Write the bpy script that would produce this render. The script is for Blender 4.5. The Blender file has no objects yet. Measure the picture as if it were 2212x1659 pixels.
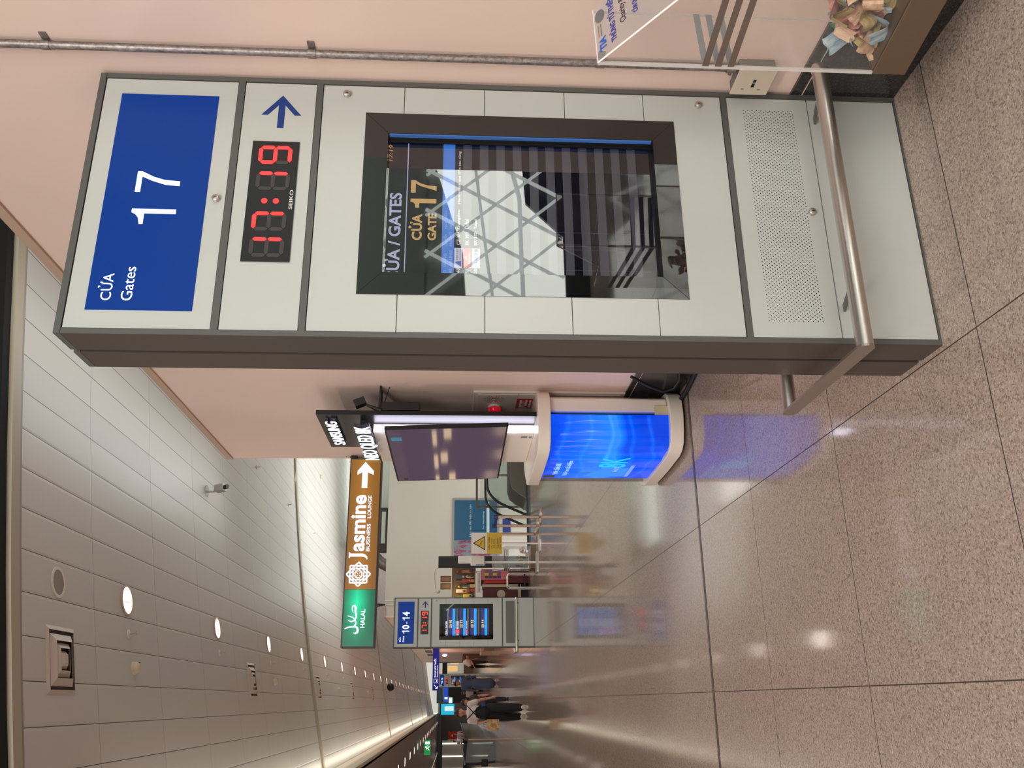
import bpy, bmesh, math, random
from mathutils import Vector, Matrix
random.seed(7)
S = bpy.context.scene
COL = S.collection
PI = math.pi

# ---------------------------------------------------------------- camera (the photo is turned a quarter: world up points to image left)
yaw, pitch, roll, fpx = .3530, .0622, .0105, 1863.7
cy, sy, cp, sp = math.cos(yaw), math.sin(yaw), math.cos(pitch), math.sin(pitch)
F = Vector((sy*cp, cy*cp, -sp)); R0 = Vector((cy, -sy, 0)); U0 = R0.cross(F)
R_ = math.cos(roll)*R0 + math.sin(roll)*U0; U_ = -math.sin(roll)*R0 + math.cos(roll)*U0
cam = bpy.data.cameras.new('camera'); camo = bpy.data.objects.new('camera', cam); COL.objects.link(camo)
Xa, Ya, Za = -U_, R_, -F
camo.matrix_world = Matrix(((Xa.x, Ya.x, Za.x, 0), (Xa.y, Ya.y, Za.y, 0), (Xa.z, Ya.z, Za.z, 1.5), (0, 0, 0, 1)))
cam.sensor_fit = 'HORIZONTAL'; cam.sensor_width = 36; cam.lens = 36*fpx/2212; cam.clip_start = .02; cam.clip_end = 400
S.camera = camo
# ---------------------------------------------------------------- world, exposure
w = bpy.data.worlds.new('world'); S.world = w; w.use_nodes = True
w.node_tree.nodes['Background'].inputs[0].default_value = (1.0, .94, .89, 1)
w.node_tree.nodes['Background'].inputs[1].default_value = 1.3
S.view_settings.view_transform = 'Standard'; S.view_settings.look = 'None'
S.view_settings.exposure = 0.12; S.view_settings.gamma = 1; S.view_settings.use_curve_mapping = False
S.cycles.use_denoising = True; S.cycles.max_bounces = 8; S.cycles.transparent_max_bounces = 16
S.cycles.sample_clamp_indirect = 6; S.cycles.caustics_reflective = False; S.cycles.caustics_refractive = False

def lin(r, g, b):
    f = lambda c: (c/255/12.92 if c/255 <= .04045 else ((c/255+.055)/1.055)**2.4)
    return (f(r), f(g), f(b))
def area(name, loc, rot, sx, sy_, power, col=(1, .93, .86)):
    l = bpy.data.lights.new(name, 'AREA'); l.shape = 'RECTANGLE'; l.size = sx; l.size_y = sy_; l.energy = power; l.color = col
    o = bpy.data.objects.new(name, l); o.location = loc; o.rotation_euler = rot; COL.objects.link(o); return o
# unseen soft fills around the hall, and beams of the corridor's ceiling lamps
area('hall_fill', (-1.5, -4.0, 5.2), (math.radians(48), 0, math.radians(-22)), 4, 3, 400, (.98, 1, .95))  # unseen frontal fill added to brighten the kiosk face
area('hall_fill', (5.5, -1.5, 4.5), (math.radians(62), 0, math.radians(180)), 3, 1, 120, (.9, 1, .95))  # unseen fill added to light the rear wall for the screen reflection
def spot(name, loc, power, col=(1, .88, .80), ang=150, r=.11):
    l = bpy.data.lights.new(name, 'SPOT'); l.energy = power; l.color = col; l.spot_size = math.radians(ang); l.spot_blend = .8; l.shadow_soft_size = r
    o = bpy.data.objects.new(name, l); o.location = loc; COL.objects.link(o); return o
for i in range(32): spot('downlight_beam', (.855, 7.83+3.02*i, 4.30), 42, r=.14)
for i in range(20): spot('left_lamp_beam', (-2.15, 20+4.1*i, 3.36), 70)
for i in range(5):
    for x in (-5.5, -2.2): spot('near_hall_fill', (x, -5+3.4*i, 5.2), 150, (1, .86, .76))  # unseen spots added to light the foreground, no fixtures modelled
area('side_hall_fill', (5.5, 15, 4.85), (0, 0, 0), 4, 10, 230, (.97, 1, .94))  # unseen soft fill over the side hall, no fixture modelled
area('side_hall_upfill', (4.6, 21, 3.5), (PI, 0, 0), 4.5, 6, 120, (.95, 1, .95))  # unseen fill aimed up at the side hall's ceiling
area('cove_light', (2.7, 7, 3.9), (PI, math.radians(-10), 0), .5, 9, 24, (.93, .98, 1))

# ---------------------------------------------------------------- materials
def nt(name):
    m = bpy.data.materials.new(name); m.use_nodes = True; t = m.node_tree
    return m, t, t.nodes['Principled BSDF']
_mc = {}
def mat(name, col, rough=.5, metal=0, emit=None, es=1, spec=.5, coat=0):
    if name in _mc: return _mc[name]
    m, t, b = nt(name); b.inputs['Base Color'].default_value = (*col, 1); b.inputs['Roughness'].default_value = rough
    b.inputs['Metallic'].default_value = metal; b.inputs['Specular IOR Level'].default_value = spec; b.inputs['Coat Weight'].default_value = coat
    if emit: b.inputs['Emission Color'].default_value = (*emit, 1); b.inputs['Emission Strength'].default_value = es
    _mc[name] = m; return m
def c255(name, r, g, b, rough=.5, **k): return mat(name, lin(r, g, b), rough, **k)
def glow(name, r, g, b, s=1.0):
    c = lin(r, g, b); return mat(name, (.02, .02, .02), .4, emit=c, es=s)
def math_n(t, op, a, b=None, c=None):
    n = t.nodes.new('ShaderNodeMath'); n.operation = op
    for i, v in enumerate((a, b, c)):
        if v is None: continue
        if isinstance(v, (int, float)): n.inputs[i].default_value = v
        else: t.links.new(v, n.inputs[i])
    return n.outputs[0]
def mixc(t, fac, a, b, mode='MIX'):
    n = t.nodes.new('ShaderNodeMix'); n.data_type = 'RGBA'; n.blend_type = mode
    for i, v in ((0, fac), (6, a), (7, b)):
        if isinstance(v, (int, float)): n.inputs[i].default_value = v
        elif isinstance(v, tuple): n.inputs[i].default_value = (*v, 1)
        else: t.links.new(v, n.inputs[i])
    return n.outputs[2]
def ramp(t, fac, stops):
    n = t.nodes.new('ShaderNodeValToRGB'); e = n.color_ramp.elements
    while len(e) < len(stops): e.new(.5)
    for el, (p, c) in zip(e, stops): el.position = p; el.color = (*c, 1)
    t.links.new(fac, n.inputs[0]); return n.outputs[0]
def objco(t, scale=None):
    tc = t.nodes.new('ShaderNodeTexCoord')
    if scale is None: return tc.outputs['Object']
    mp = t.nodes.new('ShaderNodeMapping'); mp.inputs['Scale'].default_value = scale; t.links.new(tc.outputs['Object'], mp.inputs[0]); return mp.outputs[0]
def sepxyz(t, v):
    n = t.nodes.new('ShaderNodeSeparateXYZ'); t.links.new(v, n.inputs[0]); return n.outputs
def noise(t, co, scale, detail=3, rough=.5):
    n = t.nodes.new('ShaderNodeTexNoise'); n.inputs['Scale'].default_value = scale; n.inputs['Detail'].default_value = detail; n.inputs['Roughness'].default_value = rough
    t.links.new(co, n.inputs['Vector']); return n.outputs[0]
def bump(t, b, h, strength, dist=.01):
    n = t.nodes.new('ShaderNodeBump'); n.inputs['Strength'].default_value = strength; n.inputs['Distance'].default_value = dist
    t.links.new(h, n.inputs['Height']); t.links.new(n.outputs[0], b.inputs['Normal'])

def granite(name, pinks, off=(1.004, 2.206), pitch_=(.967, 1.022), rough=.05, joints=True, dark=1.0):
    m, t, b = nt(name); co = objco(t); xyz = sepxyz(t, co)
    v = t.nodes.new('ShaderNodeTexVoronoi'); v.inputs['Scale'].default_value = 200; t.links.new(co, v.inputs['Vector'])
    cs = t.nodes.new('ShaderNodeSeparateColor'); t.links.new(v.outputs['Color'], cs.inputs[0])
    n1 = noise(t, co, 70, 4, .65); n2 = noise(t, co, 2.2, 2)
    g = math_n(t, 'ADD', math_n(t, 'MULTIPLY', cs.outputs[0], .55), math_n(t, 'MULTIPLY', n1, .45))
    d = lambda c: tuple(x*dark for x in c)
    col = ramp(t, g, [(0, d(pinks[0])), (.26, d(pinks[1])), (.38, d(pinks[2])), (.66, d(pinks[3])), (.9, d(pinks[4]))])
    col = mixc(t, math_n(t, 'MULTIPLY', n2, .18), col, d(pinks[1]))
    if joints:
        jx = math_n(t, 'ABSOLUTE', math_n(t, 'SUBTRACT', math_n(t, 'FRACT', math_n(t, 'ADD', math_n(t, 'DIVIDE', math_n(t, 'SUBTRACT', xyz[0], off[0]), pitch_[0]), 100.5)), .5))
        jy = math_n(t, 'ABSOLUTE', math_n(t, 'SUBTRACT', math_n(t, 'FRACT', math_n(t, 'ADD', math_n(t, 'DIVIDE', math_n(t, 'SUBTRACT', xyz[1], off[1]), pitch_[1]), 100.5)), .5))
        j = math_n(t, 'LESS_THAN', math_n(t, 'MINIMUM', math_n(t, 'MULTIPLY', jx, pitch_[0]), math_n(t, 'MULTIPLY', jy, pitch_[1])), .0021)
        col = mixc(t, j, col, (.045, .03, .025))
        rr = math_n(t, 'ADD', math_n(t, 'MULTIPLY', j, .5), math_n(t, 'ADD', rough, math_n(t, 'MULTIPLY', n1, .06)))
        t.links.new(rr, b.inputs['Roughness'])
    else: b.inputs['Roughness'].default_value = rough
    t.links.new(col, b.inputs['Base Color']); b.inputs['Specular IOR Level'].default_value = .5
    if joints: bump(t, b, cs.outputs[1], .06, .0006)
    return m
M_floor = granite('floor_granite', [lin(90, 78, 72), lin(130, 113, 104), lin(160, 141, 129), lin(178, 157, 145), lin(208, 190, 178)])
M_dark = granite('dark_granite', [(.006, .005, .005), (.012, .010, .010), (.02, .018, .018), (.03, .027, .026), (.07, .06, .06)], joints=False, rough=.18)

def paint(name, c1, c2, rough=.55, scale=1.2):
    m, t, b = nt(name); co = objco(t); n = noise(t, co, scale, 3, .5); n2 = noise(t, co, 260, 2)
    t.links.new(mixc(t, n, c1, c2), b.inputs['Base Color']); b.inputs['Roughness'].default_value = rough; bump(t, b, n2, .05, .002); return m
M_wall = paint('pink_wall_paint', lin(236, 208, 195), lin(227, 200, 187), .42)
M_white = paint('white_wall_paint', lin(206, 202, 192), lin(198, 194, 185), .5)
M_grey = paint('grey_wall_paint', lin(110, 108, 104), lin(96, 95, 92), .6)

def panels(name, c, px, py, ox, oy, line=.006, metal=.0, rough=.45, var=.10):
    m, t, b = nt(name); co = objco(t); xyz = sepxyz(t, co)
    ax = math_n(t, 'DIVIDE', math_n(t, 'SUBTRACT', xyz[0], ox), px); ay = math_n(t, 'DIVIDE', math_n(t, 'SUBTRACT', xyz[1], oy), py)
    fx = math_n(t, 'ABSOLUTE', math_n(t, 'SUBTRACT', math_n(t, 'FRACT', math_n(t, 'ADD', ax, 100.5)), .5))
    fy = math_n(t, 'ABSOLUTE', math_n(t, 'SUBTRACT', math_n(t, 'FRACT', math_n(t, 'ADD', ay, 100.5)), .5))
    dx = math_n(t, 'MULTIPLY', fx, px); dy = math_n(t, 'MULTIPLY', fy, py)
    j = math_n(t, 'MAXIMUM', math_n(t, 'LESS_THAN', dx, line), math_n(t, 'LESS_THAN', dy, line*.7))
    cv = t.nodes.new('ShaderNodeCombineXYZ'); t.links.new(math_n(t, 'FLOOR', ax), cv.inputs[0]); t.links.new(math_n(t, 'FLOOR', ay), cv.inputs[1])
    wn = t.nodes.new('ShaderNodeTexWhiteNoise'); t.links.new(cv.outputs[0], wn.inputs[0])
    k = math_n(t, 'ADD', 1-var, math_n(t, 'MULTIPLY', math_n(t, 'POWER', wn.outputs[0], .25), var))
    cc = t.nodes.new('ShaderNodeCombineColor')
    for i in range(3): t.links.new(math_n(t, 'MULTIPLY', k, c[i]), cc.inputs[i])
    t.links.new(mixc(t, j, cc.outputs[0], (.05, .035, .03)), b.inputs['Base Color'])
    b.inputs['Roughness'].default_value = rough; b.inputs['Metallic'].default_value = metal
    h = math_n(t, 'MINIMUM', math_n(t, 'MINIMUM', dx, dy), .02); bump(t, b, h, .14, 1.0)
    return m
M_ceil = panels('ceiling_panels', lin(208, 205, 200), .27645, 1.507, .985-.27645/2+.27645/2, 7.108, .0028, 0, .38)
M_ceil2 = panels('lower_ceiling_panels', lin(150, 142, 134), 1.2, 2.4, .2, .6, .005, 0, .4)

def brushed(name, c, rough=.32, axis=0, metal=1.0, var=.25):
    m, t, b = nt(name); sc = [300, 300, 300]; sc[axis] = 4
    n = noise(t, objco(t, tuple(sc)), 1.0, 2)
    t.links.new(math_n(t, 'ADD', rough-.08, math_n(t, 'MULTIPLY', n, var*.6)), b.inputs['Roughness'])
    b.inputs['Base Color'].default_value = (*c, 1); b.inputs['Metallic'].default_value = metal; return m
M_steel = brushed('brushed_steel', (.66, .62, .58), .36)
M_alu = brushed('silver_panel', lin(194, 196, 191), .42, 0, .15)
M_frame = c255('dark_grey_frame', 94, 94, 91, .45, metal=.3)
M_side = c255('brown_grey_side', 76, 66, 60, .5, metal=.2)
M_blk = c255('matte_black', 14, 13, 14, .5)
M_gap = c255('gap_black', 6, 5, 5, .8)
M_blkgloss = mat('black_glass', (.004, .004, .005), .02, spec=1.0)
M_lock = c255('lock_metal', 190, 180, 170, .35, metal=.8)
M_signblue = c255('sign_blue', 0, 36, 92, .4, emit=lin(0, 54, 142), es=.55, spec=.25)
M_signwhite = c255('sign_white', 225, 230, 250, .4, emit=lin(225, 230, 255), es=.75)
M_arrow = c255('arrow_blue', 8, 52, 122, .5)
M_red = glow('led_red', 255, 40, 40, 2.2)
M_redfar = glow('led_red_far', 255, 40, 30, 3.2)
M_off = c255('led_off', 62, 56, 58, .4)
M_plast = c255('white_plastic', 228, 220, 212, .35)
M_galv = None
def galv():
    m, t, b = nt('galvanised_steel'); n = noise(t, objco(t, (90, 90, 60)), 1, 4, .7)
    t.links.new(ramp(t, n, [(.3, lin(96, 88, 86)), (.6, lin(150, 140, 136)), (.8, lin(176, 164, 158))]), b.inputs['Base Color'])
    b.inputs['Metallic'].default_value = .7; b.inputs['Roughness'].default_value = .45; return m
M_galv = galv()
def acrylic(name='acrylic', tint=(.95, .94, .93), base=.05):
    m = bpy.data.materials.new(name); m.use_nodes = True; t = m.node_tree; t.nodes.clear()
    o = t.nodes.new('ShaderNodeOutputMaterial'); tr = t.nodes.new('ShaderNodeBsdfTransparent'); tr.inputs[0].default_value = (*tint, 1)
    gl = t.nodes.new('ShaderNodeBsdfGlossy'); gl.inputs['Roughness'].default_value = .06
    fr = t.nodes.new('ShaderNodeFresnel'); fr.inputs[0].default_value = 1.45
    ge = t.nodes.new('ShaderNodeNewGeometry'); fb = math_n(t, 'MULTIPLY', math_n(t, 'SUBTRACT', 1.0, ge.outputs['Backfacing']), .9)
    mx = t.nodes.new('ShaderNodeMixShader'); t.links.new(math_n(t, 'MULTIPLY', fr.outputs[0], fb), mx.inputs[0]); t.links.new(tr.outputs[0], mx.inputs[1]); t.links.new(gl.outputs[0], mx.inputs[2])
    df = t.nodes.new('ShaderNodeBsdfDiffuse'); df.inputs[0].default_value = (.8, .75, .72, 1)
    m2 = t.nodes.new('ShaderNodeMixShader'); m2.inputs[0].default_value = base; t.links.new(mx.outputs[0], m2.inputs[1]); t.links.new(df.outputs[0], m2.inputs[2])
    t.links.new(m2.outputs[0], o.inputs[0]); return m
M_acr = acrylic(tint=(.985, .98, .975), base=.018)
M_cover = acrylic('screen_cover', (.97, .97, .97), 0.0)
for n_ in M_cover.node_tree.nodes:
    if n_.type == 'FRESNEL': n_.inputs[0].default_value = 1.95
    if n_.type == 'BSDF_GLOSSY': n_.inputs['Roughness'].default_value = .012
M_acredge = acrylic('acrylic_edge', (.8, .76, .72), .55)
M_glass = acrylic('green_glass', (.88, .915, .90), .03)

# ---------------------------------------------------------------- mesh builder
class MB:
    def __init__(s): s.v = []; s.f = []
    def add(s, vs, fs):
        k = len(s.v); s.v += [tuple(p) for p in vs]; s.f += [tuple(k+i for i in f) for f in fs]; return s
    def box(s, x0, x1, y0, y1, z0, z1):
        return s.add([(x, y, z) for z in (z0, z1) for y in (y0, y1) for x in (x0, x1)],
                     [(0, 2, 3, 1), (4, 5, 7, 6), (0, 1, 5, 4), (2, 6, 7, 3), (0, 4, 6, 2), (1, 3, 7, 5)])
    def obox(s, c, ax, ay, az):
        c = Vector(c); ax, ay, az = Vector(ax), Vector(ay), Vector(az)
        return s.add([c+i*ax+j*ay+k*az for k in (-1, 1) for j in (-1, 1) for i in (-1, 1)],
                     [(0, 2, 3, 1), (4, 5, 7, 6), (0, 1, 5, 4), (2, 6, 7, 3), (0, 4, 6, 2), (1, 3, 7, 5)])
    def quad(s, a, b, c, d): return s.add([a, b, c, d], [(0, 1, 2, 3)])
    def prism(s, poly, axis, a, b):
        n = len(poly)
        def P(p, t):
            return {'z': (p[0], p[1], t), 'y': (p[0], t, p[1]), 'x': (t, p[0], p[1])}[axis]
        vs = [P(p, a) for p in poly]+[P(p, b) for p in poly]
        return s.add(vs, [tuple(range(n))[::-1], tuple(range(n, 2*n))]+[(i, (i+1) % n, n+(i+1) % n, n+i) for i in range(n)])
    def tube(s, pts, r, n=12, caps=True):
        pts = [Vector(p) for p in pts]; rs = r if isinstance(r, (list, tuple)) else [r]*len(pts)
        k = len(s.v); pv = None
        for i, p in enumerate(pts):
            d = (pts[min(i+1, len(pts)-1)]-pts[max(i-1, 0)]).normalized()
            if pv is None:
                pv = d.cross(Vector((0, 0, 1)))
                if pv.length < .1: pv = d.cross(Vector((1, 0, 0)))
            pv = (pv-d*pv.dot(d)).normalized(); q = d.cross(pv)
            for j in range(n):
                a = 2*PI*j/n; s.v.append(tuple(p+rs[i]*(math.cos(a)*pv+math.sin(a)*q)))
        for i in range(len(pts)-1):
            for j in range(n): s.f.append((k+i*n+j, k+i*n+(j+1) % n, k+(i+1)*n+(j+1) % n, k+(i+1)*n+j))
        if caps: s.f.append(tuple(range(k, k+n))[::-1]); s.f.append(tuple(range(k+(len(pts)-1)*n, k+len(pts)*n)))
        return s
    def cap(s, a, b, ra, rb, n=12):      # tapered capsule
        a, b = Vector(a), Vector(b); d = (b-a); L = d.length or 1e-6; d = d/L if d.length else Vector((0, 0, 1))
        pts = []; rs = []
        for t in (-90, -60, -30, 0): pts.append(a+d*ra*math.sin(math.radians(t))); rs.append(max(ra*math.cos(math.radians(t)), 1e-4))
        for t in (0, 30, 60, 90): pts.append(b+d*rb*math.sin(math.radians(t))); rs.append(max(rb*math.cos(math.radians(t)), 1e-4))
        # tube with fixed direction
        u = d.cross(Vector((0, 0, 1)))
        if u.length < .1: u = d.cross(Vector((1, 0, 0)))
        u.normalize(); q = d.cross(u); k = len(s.v)
        for p, r in zip(pts, rs):
            for j in range(n): an = 2*PI*j/n; s.v.append(tuple(p+r*(math.cos(an)*u+math.sin(an)*q)))
        m = len(pts)
        for i in range(m-1):
            for j in range(n): s.f.append((k+i*n+j, k+i*n+(j+1) % n, k+(i+1)*n+(j+1) % n, k+(i+1)*n+j))
        s.f.append(tuple(range(k, k+n))[::-1]); s.f.append(tuple(range(k+(m-1)*n, k+m*n))); return s
    def ell(s, c, rx, ry, rz, n=14, m=8):
        k = len(s.v)
        for i in range(m+1):
            t = -PI/2+PI*i/m
            for j in range(n): a = 2*PI*j/n; s.v.append((c[0]+rx*math.cos(t)*math.cos(a)*1.0+0, c[1]+ry*math.cos(t)*math.sin(a), c[2]+rz*math.sin(t)))
        for i in range(m):
            for j in range(n): s.f.append((k+i*n+j, k+i*n+(j+1) % n, k+(i+1)*n+(j+1) % n, k+(i+1)*n+j))
        return s
    def disc(s, c, r, axis='y', n=24, h=.002):
        ps = [(math.cos(2*PI*i/n)*r, math.sin(2*PI*i/n)*r) for i in range(n)]
        if axis == 'y': return s.prism([(c[0]+p[0], c[2]+p[1]) for p in ps], 'y', c[1]-h, c[1])
        if axis == 'z': return s.prism([(c[0]+p[0], c[1]+p[1]) for p in ps], 'z', c[2], c[2]+h)
        return s.prism([(c[1]+p[0], c[2]+p[1]) for p in ps], 'x', c[0]-h, c[0])
def obj(name, mb, m, parent=None, bevel=0, smooth=False, kind=None):
    me = bpy.data.meshes.new(name); me.from_pydata(mb.v, [], mb.f); me.update()
    bm = bmesh.new(); bm.from_mesh(me); bmesh.ops.recalc_face_normals(bm, faces=bm.faces); bm.to_mesh(me); bm.free()
    if smooth:
        for p in me.polygons: p.use_smooth = True
    o = bpy.data.objects.new(name, me); COL.objects.link(o); me.materials.append(m)
    if parent: o.parent = parent
    if bevel:
        b = o.modifiers.new('bevel', 'BEVEL'); b.width = bevel; b.segments = 3; b.limit_method = 'ANGLE'; b.angle_limit = math.radians(40)
        for p in me.polygons: p.use_smooth = True
        if hasattr(me, 'set_sharp_from_angle'): me.set_sharp_from_angle(angle=math.radians(35))
    elif smooth and hasattr(me, 'set_sharp_from_angle'): me.set_sharp_from_angle(angle=math.radians(50))
    if kind: o['kind'] = kind
    return o
def thing(name, label, cat, loc=(0, 0, 0), rz=0, group=None):
    o = bpy.data.objects.new(name, None); COL.objects.link(o); o.location = loc; o.rotation_euler = (0, 0, rz); o.empty_display_size = .1
    o['label'] = label; o['category'] = cat
    if group: o['group'] = group
    return o
def tag(o, label, cat, group=None):
    o['label'] = label; o['category'] = cat
    if group: o['group'] = group
    return o
def struct(name, mb, m, **k): return obj(name, mb, m, kind='structure', **k)
def copy_tree(o, parent=None):
    c = o.copy(); COL.objects.link(c); c.parent = parent
    for ch in list(o.children): copy_tree(ch, c)
    return c
_tx = {}
def txmesh(body, off):
    if (body, off) in _tx: return _tx[(body, off)]
    cu = bpy.data.curves.new('t', 'FONT'); cu.body = body; cu.size = 1; cu.offset = off; cu.resolution_u = 4; cu.fill_mode = 'FRONT'
    o = bpy.data.objects.new('t', cu); COL.objects.link(o); dg = bpy.context.evaluated_depsgraph_get()
    me = o.evaluated_get(dg).to_mesh(); vs = [tuple(v.co) for v in me.vertices]; fs = [tuple(p.vertices) for p in me.polygons]
    o.evaluated_get(dg).to_mesh_clear(); bpy.data.objects.remove(o); bpy.data.curves.remove(cu)
    _tx[(body, off)] = (vs, fs); return vs, fs
def tx(mb, body, x0, z0, wd, ht, y=0, off=0.0, th=.0012, shear=0):
    """fit text into the box x0..x0+wd, z0..z0+ht on a plane facing -Y; given a thickness"""
    vs, fs = txmesh(body, off)
    if not vs: return mb
    xs = [v[0] for v in vs]; ys = [v[1] for v in vs]; ax, bx, ay, by = min(xs), max(xs), min(ys), max(ys)
    f = lambda v: (x0+(v[0]-ax)/(bx-ax)*wd+shear*(v[1]-ay)/(by-ay)*ht, y, z0+(v[1]-ay)/(by-ay)*ht)
    a = [f(v) for v in vs]; mb.add(a, fs)
    cnt = {}
    for q in fs:
        for i in range(len(q)):
            e = (q[i], q[(i+1) % len(q)]); cnt[tuple(sorted(e))] = cnt.get(tuple(sorted(e)), []) + [e]
    k = len(mb.v); mb.v += [(p[0], y+th, p[2]) for p in a]; k0 = k-len(a)
    for e in cnt.values():
        if len(e) == 1: i, j = e[0]; mb.f.append((k0+i, k0+j, k+j, k+i))
    return mb
def num(mb, body, x0, z0, ht, y=0, bold=.115, gap=.17, th=.0012, squeeze=1.0):
    x = x0; b = bold
    for ch in body:
        if ch == '1':
            k = b/.115; p = [(.40, 0), (.40, 1), (.40-.09*k, 1), (.25, .90), (.16, .835), (.0, .80), (.0, .80-.085*k), (.40-b, .80-.085*k), (.40-b, 0)]
            mb.prism([(x+q[0]*ht*squeeze, z0+q[1]*ht) for q in p], 'y', y, y+th); x += (.40+gap*1.25)*ht*squeeze
        elif ch == '7':
            p = [(0, 1), (.56, 1), (.56, 1-b*.9), (.42, .62), (.34, .36), (.31, 0), (.31-b*1.08, 0), (.23-.02, .33), (.31, .64), (.42, 1-b), (0, 1-b)]
            mb.prism([(x+q[0]*ht*squeeze, z0+q[1]*ht) for q in p], 'y', y, y+th); x += (.56+gap)*ht*squeeze
        elif ch == '-': mb.prism([(x, z0+.32*ht), (x+.28*ht, z0+.32*ht), (x+.28*ht, z0+.42*ht), (x, z0+.42*ht)], 'y', y, y+th); x += (.28+gap)*ht
        else: tx(mb, ch, x, z0, .56*ht*squeeze, ht, y, .02 if b < .14 else .035, th); x += (.56+gap)*ht*squeeze
    return mb
def rrect(x0, x1, z0, z1, r, n=5):
    ps = []
    for cx, cz, a0 in ((x1-r, z1-r, 0), (x0+r, z1-r, 90), (x0+r, z0+r, 180), (x1-r, z0+r, 270)):
        for i in range(n+1): a = math.radians(a0+90*i/n); ps.append((cx+r*math.cos(a), cz+r*math.sin(a)))
    return ps
def plank(mb, a, b, wd, y, th=.001):   # straight bar between two xz points on a plane facing -Y
    a, b = Vector((a[0], 0, a[1])), Vector((b[0], 0, b[1])); d = (b-a); L = d.length; d /= L; n = Vector((-d.z, 0, d.x))*wd/2
    ps = [a-n, b-n, b+n, a+n]; return mb.prism([(p.x, p.z) for p in ps], 'y', y-th, y)

# ---------------------------------------------------------------- setting
def gz(x): return -.01029*x*x+.19992*x+4.17859
XW = 1.965
fl = MB()
for x0, x1, y0, y1 in ((-12, 12, -14, 17.95), (-12, 2.95, 17.95, 110), (2.95, 12, 24.3, 110)):
    fl.quad((x0, y0, 0), (x1, y0, 0), (x1, y1, 0), (x0, y1, 0))
struct('floor', fl, M_floor)
struct('trim_1', MB().box(-12, XW-.004, 5.222, 5.232, .0, .0012).box(-12, XW-.004, 5.246, 5.256, 0, .0012), c255('joint_dark', 52, 44, 42, .5))
struct('trim_2', MB().box(-12, XW-.004, 5.2325, 5.2455, .0, .0008), c255('joint_metal', 120, 108, 100, .35, metal=.5))
struct('trim_3', MB().box(2.95, 9, 17.35, 17.95, 0, .004), c255('teal_dark_floor', 78, 88, 90, .15))
struct('trim_4', MB().box(2.95, 9, 17.95, 18.03, -.5, .03), c255('void_edge_dark', 40, 38, 38, .4))
wl = MB().box(XW, XW+.18, 1.94, 7.22, 0, 3.40)
struct('wall_right', wl, M_wall)
struct('trim_5', MB().box(XW-.012, XW+.19, 1.94, 7.225, 3.40, 3.45), c255('wall_cap_tan', 190, 160, 140, .5))
struct('baseboard_right', MB().box(XW-.012, XW, 1.94, 7.2, 0, .325).box(XW-.012, XW, 1.94, 7.2, .329, .365), M_dark)
struct('trim_6', MB().box(XW-.0135, XW-.001, 1.94, 7.2, .3252, .3288), c255('baseboard_joint', 196, 180, 168, .4))
struct('wall_side', MB().box(2.2, 9.0, 24.3, 24.5, -2.5, 3.44).box(2.2, 2.4, 24.5, 53, 0, 3.44), M_white)
struct('wall_far_right', MB().box(2.17, 2.2, 24.28, 53, 0, 3.40), M_wall)
struct('trim_7', MB().box(2.165, 2.42, 24.27, 53.02, 3.40, 3.445), c255('wall_cap_tan', 190, 160, 140, .5))
struct('wall_east', MB().box(9, 9.2, 7, 24.3, -2.5, 5.3), M_white)
struct('wall_end', MB().box(-1.2, 12, 108, 108.3, 0, 6), c255('end_white', 226, 232, 226, .6))
struct('wall_bulkhead', MB().box(-12, .1, 106.5, 108, 0, 3.41).box(-12, -1.25, 104, 106.5, 3.0, 3.4), M_grey)
struct('wall_left', MB().box(-9.2, -9, 60, 108, 0, 3.41), M_grey)
# curved ceiling of long metal panels
cm = MB(); N = 40; xs = [-1.235+(12+1.235)*i/N for i in range(N+1)]
for i in range(N):
    a, b = xs[i], xs[i+1]; cm.quad((a, 5.87, gz(a)), (b, 5.87, gz(b)), (b, 105, gz(b)), (a, 105, gz(a)))
struct('ceiling', cm, M_ceil)
def ceil_strip(y0, y1, dz0, dz1, x0=-1.235, x1=12):
    q = MB(); k = 30
    for i in range(k):
        a = x0+(x1-x0)*i/k; b = x0+(x1-x0)*(i+1)/k
        q.add([(x, y, gz(x)+z) for x in (a, b) for y in (y0, y1) for z in (dz0, dz1)], [(0, 4, 5, 1), (2, 3, 7, 6), (0, 2, 6, 4), (1, 5, 7, 3)])
    return q
M_beam = c255('beam_cream', 176, 166, 146, .5); M_beam2 = c255('beam_grey', 150, 144, 136, .45)
struct('trim_8', ceil_strip(5.70, 5.815, -.03, .015), M_beam)
struct('trim_9', ceil_strip(5.815, 5.874, -.015, .12), M_beam2)
for i, y in enumerate((17.76, 35.6, 53.5, 71.4, 89.2)):
    struct('trim_%d' % (10+i), ceil_strip(y-.09, y+.09, -.03, .02), M_beam)
struct('trim_15', MB().box(-1.30, -1.235, 5.7, 105, 3.41, 3.93), c255('fascia_cream', 232, 222, 202, .5))
struct('trim_16', MB().box(-1.235, -1.17, 5.7, 105, 3.40, 3.46), c255('fascia_lip', 214, 204, 184, .5))
cl = MB(); cl.quad((-12, 5.7, 3.41), (-1.25, 5.7, 3.41), (-1.25, 108, 3.41), (-12, 108, 3.41))
struct('ceiling_left', cl, M_ceil2)
area('cove_light', (-1.05, 45, 3.62), (0, math.radians(-155), 0), .12, 76, 130, (1, .92, .76))
# dark void over the near hall
struct('trim_21', ceil_strip(5.60, 5.695, 0.0, 3.6, -12, 12), mat('void_black', (.0015, .0015, .0018), .9))
struct('ceiling_void', MB().box(-12, 12, -14, 5.6, 7.6, 7.7), mat('void_black', (.0015, .0015, .0018), .9))
vt = MB()
for x in (-3.4, -2.9, -2.2): vt.box(x, x+.05, 2, 5.6, 7.2, 7.26)
struct('trim_17', vt, c255('void_steel', 60, 52, 50, .5))

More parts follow.
